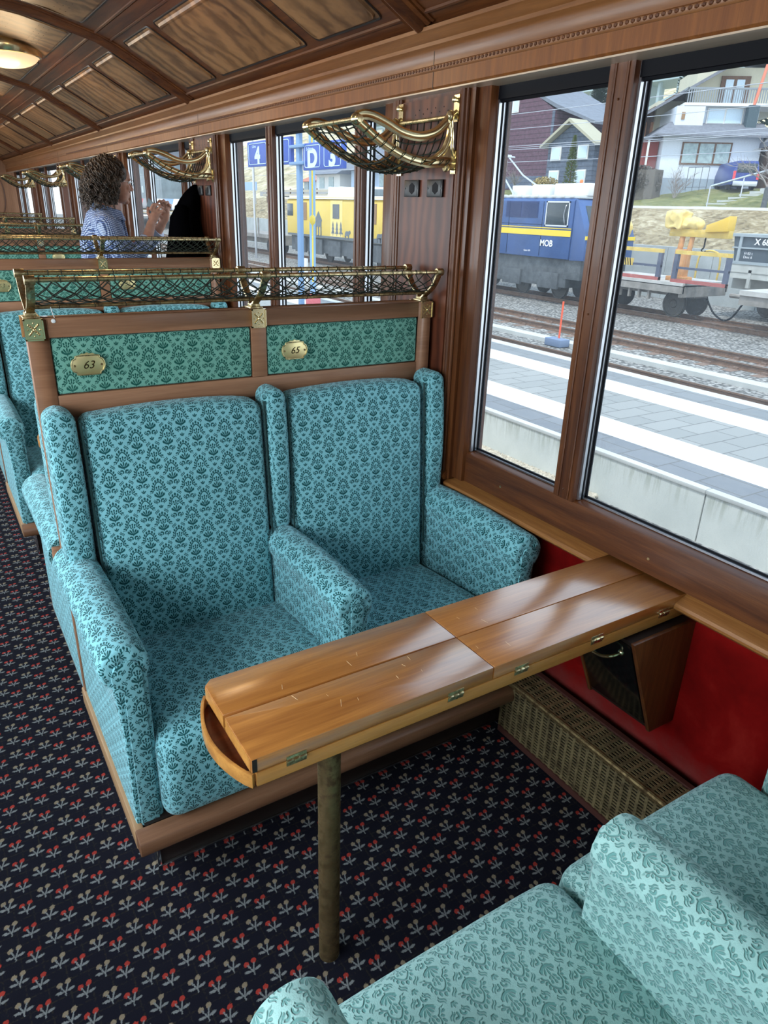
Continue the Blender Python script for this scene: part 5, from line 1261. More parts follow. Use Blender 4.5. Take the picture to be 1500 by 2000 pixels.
q = MB(); q.pillow(-0.25, 0.25, 0.08, 0.62, 1.38, 1.84, 0.07, 7); q.pillow(-0.18, 0.18, -0.42, 0.12, 1.38, 1.66, 0.10, 6)
q.v = [(v[0] + 0.07 * noise.noise(Vector(v) * 6), v[1] + 0.06 * noise.noise(Vector(v) * 5 + Vector((3, 0, 0))), v[2] + 0.06 * noise.noise(Vector(v) * 6 + Vector((0, 5, 0)))) for v in q.v]; q.build('tarpaulin', tarp, cn, ang=25)
q = MB(); q.tube([(0, -0.62, 1.2), (0, -0.62, 0.92)], 0.02, 6); q.tube(cr([(0, -0.62, 0.92), (0.0, -0.56, 0.86), (0, -0.62, 0.80), (0, -0.69, 0.84)], 4), 0.02, 6); q.build('hook', M['rubber'], cn)
q = MB(); q.ball((0, 0, 0), 0.36, 12, (0.9, 1.05, 1.1)); q.v = [(v[0], v[1] + 0.07 * noise.noise(Vector(v) * 5), v[2] + 0.06 * noise.noise(Vector(v) * 4 + Vector((0, 5, 0)))) for v in q.v]
wq = q.build('wrapped_load', tarp, None, ang=25, loc=(18.2, 15.6, 1.30)); tag(wq, 'round load wrapped in creased yellow tarpaulin in front of the blue locomotive', 'load')
q = MB(); q.tube([(0, 0, -1.32), (0, 0, -0.3)], 0.06, 8); q.build('stand', org, wq)
# container wagon behind
ct = root('container', (21.7, 9.4, 0.50), 0, 'dark grey-blue open container marked X 68 on a pale wagon', 'container')
cmt = plain('grey blue container paint', (0.085, 0.115, 0.145), 0.6, 0.15, 2); cm2 = plain('pale container edge', (0.34, 0.40, 0.44), 0.6)
q = MB(); q.prism([(4.0, 0.75), (3.85, 0.0), (-3.9, 0.0), (-4.0, 0.75)], 'x', -1.1, 1.1); q.build('shell', cmt, ct, bevel=0.02)
q = MB(); q.box(-1.16, 1.16, -4.05, 4.05, 0.70, 0.78); q.box(-1.14, 1.14, -3.9, 3.9, -0.05, 0.03); q.box(-1.145, -1.10, -3.9, 3.95, 0.38, 0.42)
for y in (3.72, 2.55, 1.3, 0.0): q.box(-1.15, -1.10, y - 0.04, y + 0.04, 0, 0.75)
q.build('rib', cm2, ct, smooth=False)
text_mesh('lettering', 'X 68', 0.23, wht, ct, (-1.152, 3.05, 0.57), (PI / 2, 0, -PI / 2), 0.002, bold=0.005)
text_mesh('lettering', 'H 02 t\nDmc 6', 0.10, wht, ct, (-1.152, 3.40, 0.20), (PI / 2, 0, -PI / 2), 0.002)
wg = root('container_wagon', (21.7, 9.4, RZ), 0, 'pale wagon underneath the container marked X 68', 'wagon')
q = MB(); q.box(-1.1, 1.1, -4.2, 4.2, 1.05, 1.22); q.box(-0.4, 0.4, -4.2, 4.2, 0.7, 1.05); q.box(-1.12, -1.05, -4, 4.1, 1.22, 1.44)
for i in range(8): q.box(-1.12, -1.02, -3.8 + i, -3.7 + i, 0.8, 1.3)
q.build('frame', plain('pale grey wagon paint', (0.52, 0.54, 0.52), 0.7, 0.15, 3), wg, smooth=False)
q = MB(); q.box(-0.14, 0.14, -0.2, 0.2, 0.15, 0.75); q.box(-1.1, -0.3, -4.2, -3.6, 0.3, 0.5)
for y in (-2.6, 2.8): wheelset(wg, y)
q = MB(); q.tube(cr([(-1.0, 4.35, 0.6), (-1.0, 4.35, 1.5), (-1.0, 4.55, 1.72), (-1.0, 4.9, 1.72), (-1.0, 5.1, 1.5), (-1.0, 5.1, 0.6)], 4), 0.03, 8); q.build('hoop_rail', yel2, wg)

# yellow works vehicle
yv = plain('faded yellow coach paint', (0.78, 0.56, 0.10), 0.5, 0.08, 1); slh = plain('grey silhouette paint', (0.12, 0.14, 0.16), 0.6); brn = plain('brown shutter', (0.30, 0.18, 0.09), 0.6)
yw = root('works_vehicle', (18.85, 22.5, RZ), 0, 'yellow rail works vehicle decorated with dark cow and tree silhouettes, behind the platform signs', 'rail vehicle')
q = MB(); q.prism([(-1.15, 1.18), (-1.15, 2.88), (-0.95, 3.08), (0.95, 3.08), (1.15, 2.88), (1.15, 1.18)], 'y', 3.4, 15.6); q.build('body', yv, yw, bevel=0.02)
q = MB(); q.box(-0.98, 0.98, 3.35, 15.65, 3.07, 3.13); q.box(-1.2, 1.2, 3.35, 15.7, 2.98, 3.04); q.build('roof', plain('white roof', (0.78, 0.80, 0.78), 0.6), yw, smooth=False)
q = MB(); q.box(-1.0, 1.0, 3.6, 15.4, 0.45, 1.2)
for i in range(6): q.box(-1.12, -1.0, 4.0 + i * 1.9, 5.2 + i * 1.9, 0.38, 1.1)
q.build('underframe', grm, yw, smooth=False)
for y in (5.0, 6.8, 11.8, 13.9): wheelset(yw, y)
for (a, b2) in ((6.3, 7.0), (13.2, 13.8)):
    q = MB(); q.box(-1.17, -1.14, a, b2, 1.98, 2.82); q.build('shutter', brn, yw, smooth=False)
q = MB(); q.box(-1.17, -1.14, 14.85, 15.55, 2.15, 2.75); q.build('side_window', dgl, yw, bevel=0.02)
do = MB(); do.box(-1.165, -1.145, 9.4, 10.6, 1.28, 2.92); dro = do.build('door', plain('paler yellow door', (0.84, 0.66, 0.22), 0.5), yw, smooth=False)
q = MB(); q.box(-1.18, -1.16, 9.7, 10.35, 2.12, 2.76); q.build('door_window', dgl, dro, smooth=False)
def sil(pts, y, z, s, nm='silhouette'):
    q = MB(); q.prism([(y - p[0] * s, z + p[1] * s) for p in pts], 'x', -1.172, -1.145); q.build(nm, slh, yw, smooth=False)
cow = [(0, 0), (0.08, 0), (0.1, 0.3), (0.5, 0.3), (0.52, 0), (0.6, 0), (0.64, 0.4), (0.8, 0.45), (0.9, 0.6), (0.8, 0.75), (0.62, 0.68), (0.1, 0.68), (-0.03, 0.5), (-0.08, 0.2), (-0.02, 0.4), (0.02, 0.3)]
tree = [(0, 0), (0.06, 0), (0.06, 0.15), (0.3, 0.15), (0.12, 0.42), (0.24, 0.42), (0.1, 0.68), (0.18, 0.68), (0.03, 1.0), (-0.12, 0.68), (-0.04, 0.68), (-0.18, 0.42), (-0.06, 0.42), (-0.24, 0.15), (0, 0.15)]
for y in (9.1, 7.9, 6.2, 5.3, 4.4): sil(cow, y, 1.22, 0.55)
for y in (9.55, 9.95, 10.35): sil(tree, y, 1.34, 0.66)
house = [(0, 0), (0.1, 0), (0.1, 0.5), (0.3, 0.5), (0.3, 0), (0.4, 0), (0.4, 0.5), (0.6, 0.5), (0.6, 0), (0.7, 0), (0.7, 0.8), (0.8, 0.8), (0.35, 1.3), (-0.1, 0.8), (0, 0.8)]
sil(house, 12.2, 1.25, 0.9); sil([(0, 0), (12, 0), (12, 0.35), (11.6, 0.3), (11.2, 0.65), (10.6, 0.3), (8, 0.12), (0, 0.1)], 15.5, 1.19, 1.0)
for (a, b2) in ((7.6, 8.7), (9.9, 10.5), (11.0, 11.6)):
    q = MB(); q.prism([(a, 3.12), (b2, 3.12), (b2 - 0.1, 3.55), (a + 0.35, 3.55)], 'x', -0.8, 0.6); q.build('roof_unit', bpy.data.materials['pale roof equipment'], yw, bevel=0.02)
q = MB(); q.box(-0.9, 0.9, 3.6, 7.4, 3.13, 3.42); q.build('roof_tank', plain('dark roof tank', (0.14, 0.18, 0.20), 0.6), yw, bevel=0.05)
# low flat wagon farther left
fw = root('stake_wagon', (18.85, 40.0, RZ), 0, 'low wagon with iron stakes beyond the yellow vehicle', 'wagon')
q = MB(); q.box(-1.1, 1.1, 0, 16, 0.85, 1.05); q.box(-0.4, 0.4, 0, 16, 0.5, 0.85); q.build('deck', gw, fw, smooth=False)
for i in range(9):
    q = MB(); q.box(-1.14, -1.08, 0.3 + i * 1.9, 0.4 + i * 1.9, 0.9, 1.95); q.build('stake', gw, fw, smooth=False)
for y in (2, 13.5): wheelset(fw, y)

# signs and poles
sb = plain('sign blue', (0.030, 0.085, 0.420), 0.5); pb = plain('blue grey pole paint', (0.17, 0.30, 0.50), 0.5); ltx = plain('pale sign lettering', (0.62, 0.80, 0.95), 0.5)
po = root('sign_pole', (7.30, 15.05, -0.617), 0, 'blue-grey sign pole on the platform carrying blue number boards', 'pole')
q = MB(); q.box(-0.045, 0.045, -0.075, 0.075, 0, 4.0); q.box(-0.2, 0.2, -0.25, 0.25, 0, 0.06)
for z in (3.06, 3.38): q.box(-0.09, 0.09, -0.34, 0.34, z - 0.03, z + 0.03)
q.build('shaft', pb, po, bevel=0.01)
q = MB(); q.box(-0.10, 0.10, -0.30, 0.05, 3.68, 3.90); q.box(-0.10, 0.10, 0.10, 0.40, 3.66, 3.84); q.build('spotlight', plain('grey lamp housing', (0.30, 0.33, 0.36), 0.5), po, bevel=0.02)
def sign(label, ya, yb, z0, z1, cells):
    t = root('platform_sign', (7.30, (ya + yb) / 2, (z0 + z1) / 2), 0, label, 'sign', 'blue platform number boards'); hw, hh = (yb - ya) / 2, (z1 - z0) / 2
    q = MB(); q.box(-0.04, 0.04, -hw, hw, -hh, hh); q.build('board', sb, t, bevel=0.01)
    n = len(cells); cw = 2 * hw / n
    for i, (ch, small, wd) in enumerate(cells):     # reading direction: seen from -x, +y is on the left
        yc = hw - cw * (i + 0.5); a = cw / 2 - 0.09; b2 = hh - 0.05
        q = MB(); pts = []
        for sx, sy in ((1, 1), (-1, 1), (-1, -1), (1, -1)):
            for k in range(4):
                th = {(1, 1): 0, (-1, 1): PI / 2, (-1, -1): PI, (1, -1): 1.5 * PI}[(sx, sy)] + k * PI / 6; pts.append((-0.043, yc + sx * (a - 0.05) + 0.05 * math.cos(th), sy * (b2 - 0.05) + 0.05 * math.sin(th)))
        q.tube(pts, 0.007, 4, closed=True); q.build('border', ltx, t, smooth=False)
        text_mesh('character', ch, 0.46, ltx, t, (-0.043, yc, -0.05), (PI / 2, 0, -PI / 2), 0.002, bold=0.022, sx=1.3)
        text_mesh('caption', small, 0.085, ltx, t, (-0.043, yc + a * 0.35, hh - 0.11), (PI / 2, 0, -PI / 2), 0.002, sx=1.3)
    return t
sign('blue platform board reading 4 and D', 15.38, 17.80, 2.44, 2.97, [('4', 'Gleis', 1), ('D', 'Sektor', 1)])
sign('blue platform board reading D and 3, partly behind the net rack', 13.08, 14.80, 2.30, 2.80, [('D', 'Sektor', 1), ('3', 'Gleis', 1)])
p2 = root('catenary_mast', (10.0, 19.9, -0.617), 0, 'taller light blue mast with a red and white foot behind the sign pole', 'mast')
p2.location = (8.0, 15.85, -0.617)
q = MB(); q.box(-0.045, 0.045, -0.075, 0.075, 0, 6.5); q.build('shaft', plain('light blue mast paint', (0.26, 0.46, 0.70), 0.5), p2, bevel=0.01)
q = MB(); q.box(-0.12, 0.12, -0.18, 0.18, 0.0, 0.30); q.build('foot', plain('red foot guard', (0.6, 0.12, 0.14), 0.6), p2, bevel=0.03)
q = MB(); q.tube([(-0.13, -0.26, 0.6), (-0.13, -0.26, 4.6)], 0.02, 6); q.ball((-0.13, -0.26, 1.95), 0.07, 6, (1, 1, 1.6)); q.build('hanging_strap', yel, p2)
q = MB(); q.box(-0.14, -0.10, 0.05, 0.20, 0.55, 1.1); q.build('notice', M['white_paint'], p2)
# overhead wires
wm = plain('pale wire', (0.42, 0.45, 0.50), 0.6)
for i, (x, z) in enumerate(((14.15, 4.10), (14.15, 4.70), (16.0, 3.55), (18.85, 3.75), (18.85, 4.4), (21.7, 4.1), (16.4, 3.15))):
    q = MB(); q.tube([(x, -4 + 6 * j, z - 0.10 * math.sin(PI * ((j * 6) % 30) / 30)) for j in range(14)], 0.008, 4, cap=False)
    tag(q.build('overhead_wire', wm), ['lower overhead wire above the middle track', 'upper overhead wire above the middle track', 'overhead wire midway between middle track and locomotive track', 'lower overhead wire above the blue locomotive', 'upper overhead wire above the blue locomotive', 'overhead wire above the container wagon', 'lowest overhead wire, just above the locomotive roof'][i], 'wire', 'overhead wires')
# houses
def plank(name, c, dk, w=0.18):
    m, nt, b = new_mat(name); tc = node(nt, 'ShaderNodeTexCoord'); s = node(nt, 'ShaderNodeSeparateXYZ'); nt.links.new(tc.outputs['Object'], s.inputs[0])
    f = (X(nt, s.outputs[2]) * (1 / w)).fract().lt(0.16, 0.1); n = noise_n(nt, tc.outputs['Object'], 5, 4)
    nt.links.new(mixc(nt, f * 0.7, ramp(nt, n, [(0.3, tuple(q * 0.8 for q in c)), (0.7, tuple(q * 1.2 for q in c))]), dk), b.inputs['Base Color']); setp(b, rough=0.85); return m
render_w = plain('white render', (0.66, 0.72, 0.80), 0.85, 0.03, 1); cream = plain('cream render', (0.56, 0.54, 0.42), 0.85, 0.05, 1); slate = plain('grey slate roof', (0.17, 0.18, 0.21), 0.75, 0.2, 5); timb = plain('brown timber', (0.14, 0.075, 0.045), 0.7, 0.2, 4)
wing_g = plain('curtained window glass', (0.30, 0.40, 0.42), 0.12, 0.25, 6); pale_g = plain('bright window glass', (0.55, 0.70, 0.82), 0.15); plinth_m = plain('grey plinth', (0.33, 0.40, 0.48), 0.85)
HB = root('white_house', (29.8, 24.2, 2.85), math.atan2(-0.638, 0.77), 'white house with slate roofs, balcony and a wide three-part window above the lawn', 'house')
# local: x along the facade, -y towards the viewer, z up
def hb(nm, mt, x0, x1, y0, y1, z0, z1, par=HB, bev=0.0):
    q = MB(); q.box(x0, x1, y0, y1, z0 - 2.85, z1 - 2.85); return q.build(nm, mt, par, bevel=bev, smooth=bev > 0)
hb('wall', render_w, 0.3, 4.6, 0, 5, 3.35, 5.12); hb('plinth', plinth_m, 0.32, 4.6, -0.02, 5, 2.6, 3.36)
q = MB(); q.v = [(-0.15, -0.45, 2.28), (4.9, -0.45, 2.28), (4.9, 1.4, 2.95), (0.75, 1.4, 2.95), (-0.15, 5.2, 2.28), (0.75, 4.5, 2.95), (-0.15, -0.45, 2.20), (4.9, -0.45, 2.20), (-0.15, 5.2, 2.20)]
q.f = [(0, 1, 2, 3), (0, 3, 5, 4), (6, 7, 1, 0), (8, 6, 0, 4), (3, 2, 5)]; q.uv = [None] * 5; q.build('lower_roof', slate, HB, smooth=False)
wf_ = hb('front_window', timb, 1.15, 3.33, -0.05, 0.02, 3.93, 4.86)
for i in range(3):
    q = MB(); q.box(1.22 + i * 0.71, 1.22 + i * 0.71 + 0.62, -0.06, -0.03, 4.0 - 2.85, 4.80 - 2.85); q.build('pane', wing_g, wf_, smooth=False)
hb('sun_room', render_w, 1.5, 4.6, 1.3, 4.5, 5.5, 6.45); hb('sun_room_wing', render_w, 0.85, 2.1, 0.9, 4.5, 5.4, 6.40)
sgw = hb('sun_room_window', M['white_paint'], 2.3, 3.9, 1.22, 1.32, 5.72, 6.38)
for i in range(2): hb('pane', pale_g, 2.36 + i * 0.78, 3.06 + i * 0.78, 1.20, 1.25, 5.76, 6.34, sgw)
for z0_ in (5.85,):
    hb('small_window', brn, 1.10, 1.25, 0.86, 0.92, z0_, z0_ + 0.3)
bal = root('balcony', (0, 0, 0)); bal.parent = HB
hb('balcony_slab', M['white_paint'], 1.15, 5.6, 0.9, 2.6, 6.42, 6.54, bal)
for (a, b2, c_, d_) in ((1.2, 5.6, 0.92, 0.98), (1.2, 1.26, 0.92, 2.6)): hb('balcony_rail', plain('grey balcony timber', (0.24, 0.27, 0.30), 0.7) if 'grey balcony timber' not in bpy.data.materials else bpy.data.materials['grey balcony timber'], a, b2, c_, d_, 7.08, 7.16, bal)
q = MB(); q.box(0, 0.05, 0.93, 0.96, 6.52 - 2.85, 7.10 - 2.85); b0 = q.build('baluster', bpy.data.materials['grey balcony timber'], bal, smooth=False); b0.location = (1.24, 0, 0)
for i in range(1, 42): c = b0.copy(); COL.objects.link(c); c.parent = bal; c.location = (1.24 + i * 0.104, 0, 0)
hb('upper_wall', cream, 1.9, 6.2, 2.6, 6.2, 6.45, 8.2); hb('upper_wall', cream, 0.6, 2.0, 4.2, 6.2, 5.4, 7.0)
dw = hb('balcony_door', timb, 3.0, 4.3, 2.5, 2.62, 6.55, 7.85)
for i in range(2): hb('pane', pale_g, 3.2 + i * 0.5, 3.55 + i * 0.5, 2.47, 2.55, 6.65, 7.7, dw)
q = MB(); q.v = [(-0.55, 1.6, 3.25), (4.75, 1.6, 6.35), (9.8, 1.6, 3.6), (9.8, 6.6, 3.6), (4.75, 6.6, 6.35), (-0.55, 6.6, 3.25), (-0.55, 1.6, 3.12), (4.75, 1.6, 6.20), (9.8, 1.6, 3.45), (4.75, 6.6, 6.20), (-0.55, 6.6, 3.12), (9.8, 6.6, 3.45)]
q.f = [(0, 1, 4, 5), (1, 2, 3, 4), (6, 7, 1, 0), (7, 8, 2, 1), (6, 10, 9, 7), (7, 9, 11, 8), (0, 5, 10, 6)]; q.uv = [None] * 7; q.build('main_roof', slate, HB, smooth=False)
q = MB(); q.prism([(0.4, 0.0), (4.2, 0.0), (4.2, 2.6), (2.3, 2.6), (0.4, 1.45)], 'y', 4.6, 6.2); 
o = q.build('side_wall', timb, HB, smooth=False); o.location = (-0.7, 0, 2.0)
for i in range(4): hb('arched_window', plain('orange timber', (0.45, 0.20, 0.09), 0.7) if 'orange timber' not in bpy.data.materials else bpy.data.materials['orange timber'], 0.05 + i * 0.42, 0.28 + i * 0.42, 4.50, 4.62, 5.35, 6.1)
hb('lean_to_roof', slate, -0.9, 0.35, 0.3, 4.5, 4.95, 5.05); hb('lean_to_wall', plain('red boards', (0.34, 0.07, 0.06), 0.8), -0.35, 0.28, 0.8, 4.5, 3.6, 4.95); hb('lean_to_post', M['white_paint'], -0.30, -0.22, 0.35, 0.45, 3.6, 4.95)
hb('chimney', plain('dark green chimney', (0.055, 0.09, 0.11), 0.6), 3.95, 4.40, 0.7, 1.15, 5.5, 6.45)
q = MB(); q.tube([(4.18, 0.92, 3.55), (4.42, 0.92, 5.2)], 0.07, 10); q.build('flue_pipe', plain('orange red pipe', (0.70, 0.22, 0.14), 0.5), HB)
GR = root('garage', (32.9, 20.5, 2.9), math.atan2(-0.638, 0.77), 'low timber garage beside the white house', 'garage')
q = MB(); q.box(0.1, 3.5, -0.1, 4, 0, 1.9); q.build('wall', timb, GR, smooth=False)
q = MB(); q.v = [(-0.25, -0.5, 1.95), (3.9, -0.5, 1.95), (3.9, 1.8, 2.9), (0.7, 1.8, 2.9), (-0.25, 4, 1.95), (-0.25, -0.5, 1.75), (3.9, -0.5, 1.75), (-0.25, 4, 1.75)]; q.f = [(0, 1, 2, 3), (0, 3, 4), (5, 6, 1, 0), (7, 5, 0, 4)]; q.uv = [None] * 4; q.build('roof', slate, GR, smooth=False)
q = MB(); q.box(0.3, 0.7, -0.14, -0.1, 0.3, 1.6); q.build('window', pale_g, GR, smooth=False)
# van by the garage
vn = root('van', (30.76, 20.05, 2.86), math.atan2(-0.638, 0.77), 'dark blue van parked between the white house and the garage', 'van')
q = MB(); q.prism([(-0.55, 0.18), (-0.55, 0.60), (-0.42, 1.12), (0.42, 1.12), (0.55, 0.60), (0.55, 0.18)], 'y', 0, 2.6); q.build('body', plain('dark blue car paint', (0.03, 0.06, 0.26), 0.3), vn, bevel=0.05)
q = MB(); q.box(-0.40, 0.40, -0.02, 0.05, 0.66, 1.02); q.build('rear_window', dgl, vn, bevel=0.02)
for s in (-1, 1):
    q = MB(); q.box(s * 0.48 - 0.05, s * 0.48 + 0.05, -0.03, 0.03, 0.40, 0.72); q.build('tail_light', plain('red lamp glass', (0.75, 0.06, 0.08), 0.3) if 'red lamp glass' not in bpy.data.materials else bpy.data.materials['red lamp glass'], vn)
    for y in (0.5, 2.1): q = MB(); q.lathe([(0, -0.06), (0.2, -0.06), (0.2, 0.06), (0, 0.06)], (s * 0.48, y, 0.2), 'x', 16); q.build('wheel', M['rubber'], vn)
q = MB(); q.box(-0.50, 0.50, -0.08, 0.0, 0.14, 0.34); q.build('bumper', M['silver'], vn, bevel=0.02)
# dark gabled building with maroon shingles
maroon = plank('maroon shingles', (0.115, 0.060, 0.085), (0.035, 0.02, 0.03), 0.25); bluegrey = plank('blue grey boards', (0.10, 0.125, 0.175), (0.04, 0.05, 0.07), 0.25); roofg = plain('grey blue roof', (0.16, 0.18, 0.22), 0.8, 0.15, 3)
DH = root('shingled_building', (34, 35.3, 2.93), 0, 'tall maroon shingled building seen through the narrow window pane', 'building')
q = MB(); q.prism([(0, 0), (0, 4.4), (3.3, 6.2), (12.6, 6.2), (12.6, 0)], 'x', 0, 5)
q.build('wall', maroon, DH, smooth=False)
q = MB(); q.prism([(-3.2, 3.65), (0.0, 4.75), (3.4, 6.25), (3.4, 6.05), (0.0, 4.55), (-3.2, 3.5)], 'x', 0.02, 5.4); q.box(-0.0, 5.4, 3.2, 12.9, 5.75, 6.15); q.build('roof', roofg, DH, smooth=False)
wfr = M['white_paint']
for (a, b2, c_, d_) in ((3.25, 4.25, 4.55, 5.45), (3.95, 5.0, 3.05, 3.75), (3.9, 4.95, 1.2, 1.85), (6.3, 7.3, 4.5, 5.4), (6.4, 7.4, 1.3, 1.9)):
    q = MB(); q.box(-0.06, 0, a, b2, c_, d_); wo = q.build('window', wfr, DH, smooth=False)
    for i in range(2): q = MB(); q.box(-0.08, -0.05, a + 0.06 + i * (b2 - a) / 2, a - 0.06 + (i + 1) * (b2 - a) / 2, c_ + 0.07, d_ - 0.07); q.build('pane', pale_g, wo, smooth=False)
q = MB(); q.box(-0.05, -0.01, 0, 14, 0.2, 0.9); q.box(-0.04, 0, 0.0, 0.2, 0, 4.4); q.build('base_boards', bluegrey, DH, smooth=False)
LH = root('gabled_annex', (33.0, 30.9, 2.93), 0, 'small blue-grey gabled house in front of the maroon building, behind the tall green conifer', 'house')
q = MB(); q.prism([(0, 0), (0, 2.5), (1.8, 3.45), (3.6, 2.5), (3.6, 0)], 'x', 0, 1.0); q.build('wall', bluegrey, LH, smooth=False)
q = MB(); q.prism([(-0.35, 2.28), (1.8, 3.55), (3.95, 2.28), (3.95, 2.42), (1.8, 3.72), (-0.35, 2.42)], 'x', -0.4, 1.0); q.build('roof', plain('yellowish roof edge', (0.42, 0.40, 0.30), 0.8), LH, smooth=False)
for (a, c_) in ((0.4, 1.6), (2.5, 1.6), (0.4, 0.35), (2.5, 0.35)):
    q = MB(); q.box(-0.06, 0, a, a + 0.8, c_, c_ + 0.75); wo = q.build('window', wfr, LH, smooth=False); q = MB(); q.box(-0.08, -0.05, a + 0.08, a + 0.72, c_ + 0.08, c_ + 0.67); q.build('pane', pale_g, wo, smooth=False)
# houses behind the yellow vehicle
def simple_house(label, x, ya, yb, z0, z1, zr, mt, rf, nm='distant_house'):
    t = root(nm, (x, ya, z0), 0, label, 'house'); L = yb - ya; q = MB(); q.box(0, 6, 0, L, 0, z1 - z0); q.build('wall', mt, t, smooth=False)
    q = MB(); q.prism([(-0.6, z1 - z0 - 0.05), (3, zr - z0), (6.6, z1 - z0 - 0.05)], 'y', -0.5, L + 0.5); q.build('roof', rf, t, smooth=False)
    for f_ in (0.25, 0.65):
        q = MB(); q.box(-0.05, 0, L * f_, L * f_ + 0.9, (z1 - z0) * 0.35, (z1 - z0) * 0.35 + 0.9); q.build('window', wing_g, t, smooth=False)
    return t
simple_house('white house with grey roof beyond the yellow vehicle', 33, 60.0, 64.5, 2.6, 4.4, 6.2, M['white_paint'], roofg)
simple_house('pale blue house with a dark roof behind the yellow vehicle, by the pillar', 33, 50.6, 58, 2.6, 4.6, 7.6, plain('pale blue render', (0.45, 0.56, 0.72), 0.85), roofg)
simple_house('red-roofed house behind the blue sign pole', 34, 66.5, 69, 2.6, 3.9, 5.2, M['white_paint'], plain('red roof tiles', (0.42, 0.16, 0.10), 0.8))
simple_house('large dark warehouse beyond the car park', 30, 104, 140, 0.5, 7.0, 9.0, plain('dark glass facade', (0.20, 0.26, 0.30), 0.5, 0.3, 0.6), roofg, 'warehouse')
# fence on the bank
fc = root('plank_fence', (27.4, 44, 2.15), 0, 'pale plank fence on top of the bank behind the yellow vehicle', 'fence')
for z in (0.25, 0.55): q = MB(); q.box(0, 0.05, 0, 20, z, z + 0.16); q.build('board', plain('pale fence wood', (0.46, 0.42, 0.34), 0.8) if 'pale fence wood' not in bpy.data.materials else bpy.data.materials['pale fence wood'], fc, smooth=False)
for i in range(9): q = MB(); q.box(0.05, 0.13, i * 2.4, i * 2.4 + 0.1, -0.3, 0.8); q.build('post', timb, fc, smooth=False)
# vegetation
def leaf_cluster(mb, c, r, n, sz, seed, flat=1.0):
    rnd = random.Random(seed)
    for i in range(n):
        d = Vector((rnd.gauss(0, 1), rnd.gauss(0, 1), rnd.gauss(0, 1))).normalized() * (rnd.random() ** 0.4); p = Vector(c) + Vector((d.x * r[0], d.y * r[1], d.z * r[2]))
        a = Vector((rnd.gauss(0, 1), rnd.gauss(0, 1), rnd.gauss(0, 1))).normalized() * sz; b2 = a.cross(Vector((rnd.gauss(0, 1), rnd.gauss(0, 1), rnd.gauss(0, 1)))).normalized() * sz * 0.6
        mb.add([p - a, p + b2, p + a, p - b2], [(0, 1, 2, 3)])
def conifer(label, x, y, z, h, r, c, seed, n=1400):
    t = root('conifer', (x, y, z), 0, label, 'tree'); q = MB(); q.tube([(0, 0, 0), (0, 0, h * 0.9)], [0.05 * h / 3, 0.01], 6); q.build('trunk', timb, t)
    q = MB(); rnd = random.Random(seed)
    for i in range(n):
        u = rnd.random() ** 0.8; a = rnd.uniform(0, 6.28); rr = r * (1 - u) ** 0.8 * (0.6 + 0.4 * rnd.random()); p = Vector((rr * math.cos(a), rr * math.sin(a), h * (0.04 + 0.96 * u)))
        d = Vector((math.cos(a), math.sin(a), 0.4)) * h * 0.035; s2 = Vector((-math.sin(a), math.cos(a), 0.2)) * h * 0.014; q.add([p - d * 0.3 - s2, p - d * 0.3 + s2, p + d + s2 * 0.3, p + d - s2 * 0.3], [(0, 1, 2, 3)])
    q.build('foliage', plain('foliage %s' % label[:14], c, 0.9, 0.3, 6), t, smooth=False, weld=False); return t
conifer('slim yellow-green conifer in front of the blue-grey gabled house', 31.2, 30.7, 2.9, 2.65, 0.42, (0.20, 0.25, 0.06), 1)
for i, (x, y, z, h, r) in enumerate(((42.5, 38.2, 2.92, 7.6, 1.5), (44.5, 41.8, 2.92, 8.6, 1.6), (40.6, 34.9, 2.92, 6.2, 1.2), (47, 36.0, 2.93, 10.0, 1.8), (54, 41.0, 3.9, 10.9, 2.0), (50, 31, 3.6, 11.0, 2.0))):
    conifer(['dark spruce between the gabled annex and the white house', 'tall dark spruce behind the maroon shingled building', 'smallest dark spruce, behind the gabled annex', 'dark spruce behind the slate roof of the white house',
             'distant tall spruce with its tip against the sky', 'distant spruce behind the gable roof of the white house'][i], x, y, z, h, r, (0.045, 0.085, 0.06), 10 + i, 1800)['group'] = 'spruces behind the white house'
hg = MB(); leaf_cluster(hg, (0, 0, 0.62), (0.40, 1.35, 0.75), 6200, 0.055, 5); hgo = hg.build('hedge', plain('bare brown hedge', (0.115, 0.10, 0.085), 0.9, 0.3, 9), smooth=False, weld=False, loc=(29.4, 24.6, 2.50)); tag(hgo, 'dense bare brown hedge beside the white house', 'hedge')
hb_ = MB(); hb_.box(-0.28, 0.28, -1.15, 1.15, -0.2, 1.15); hb_.build('inner_twigs', bpy.data.materials['bare brown hedge'], hgo, smooth=False)
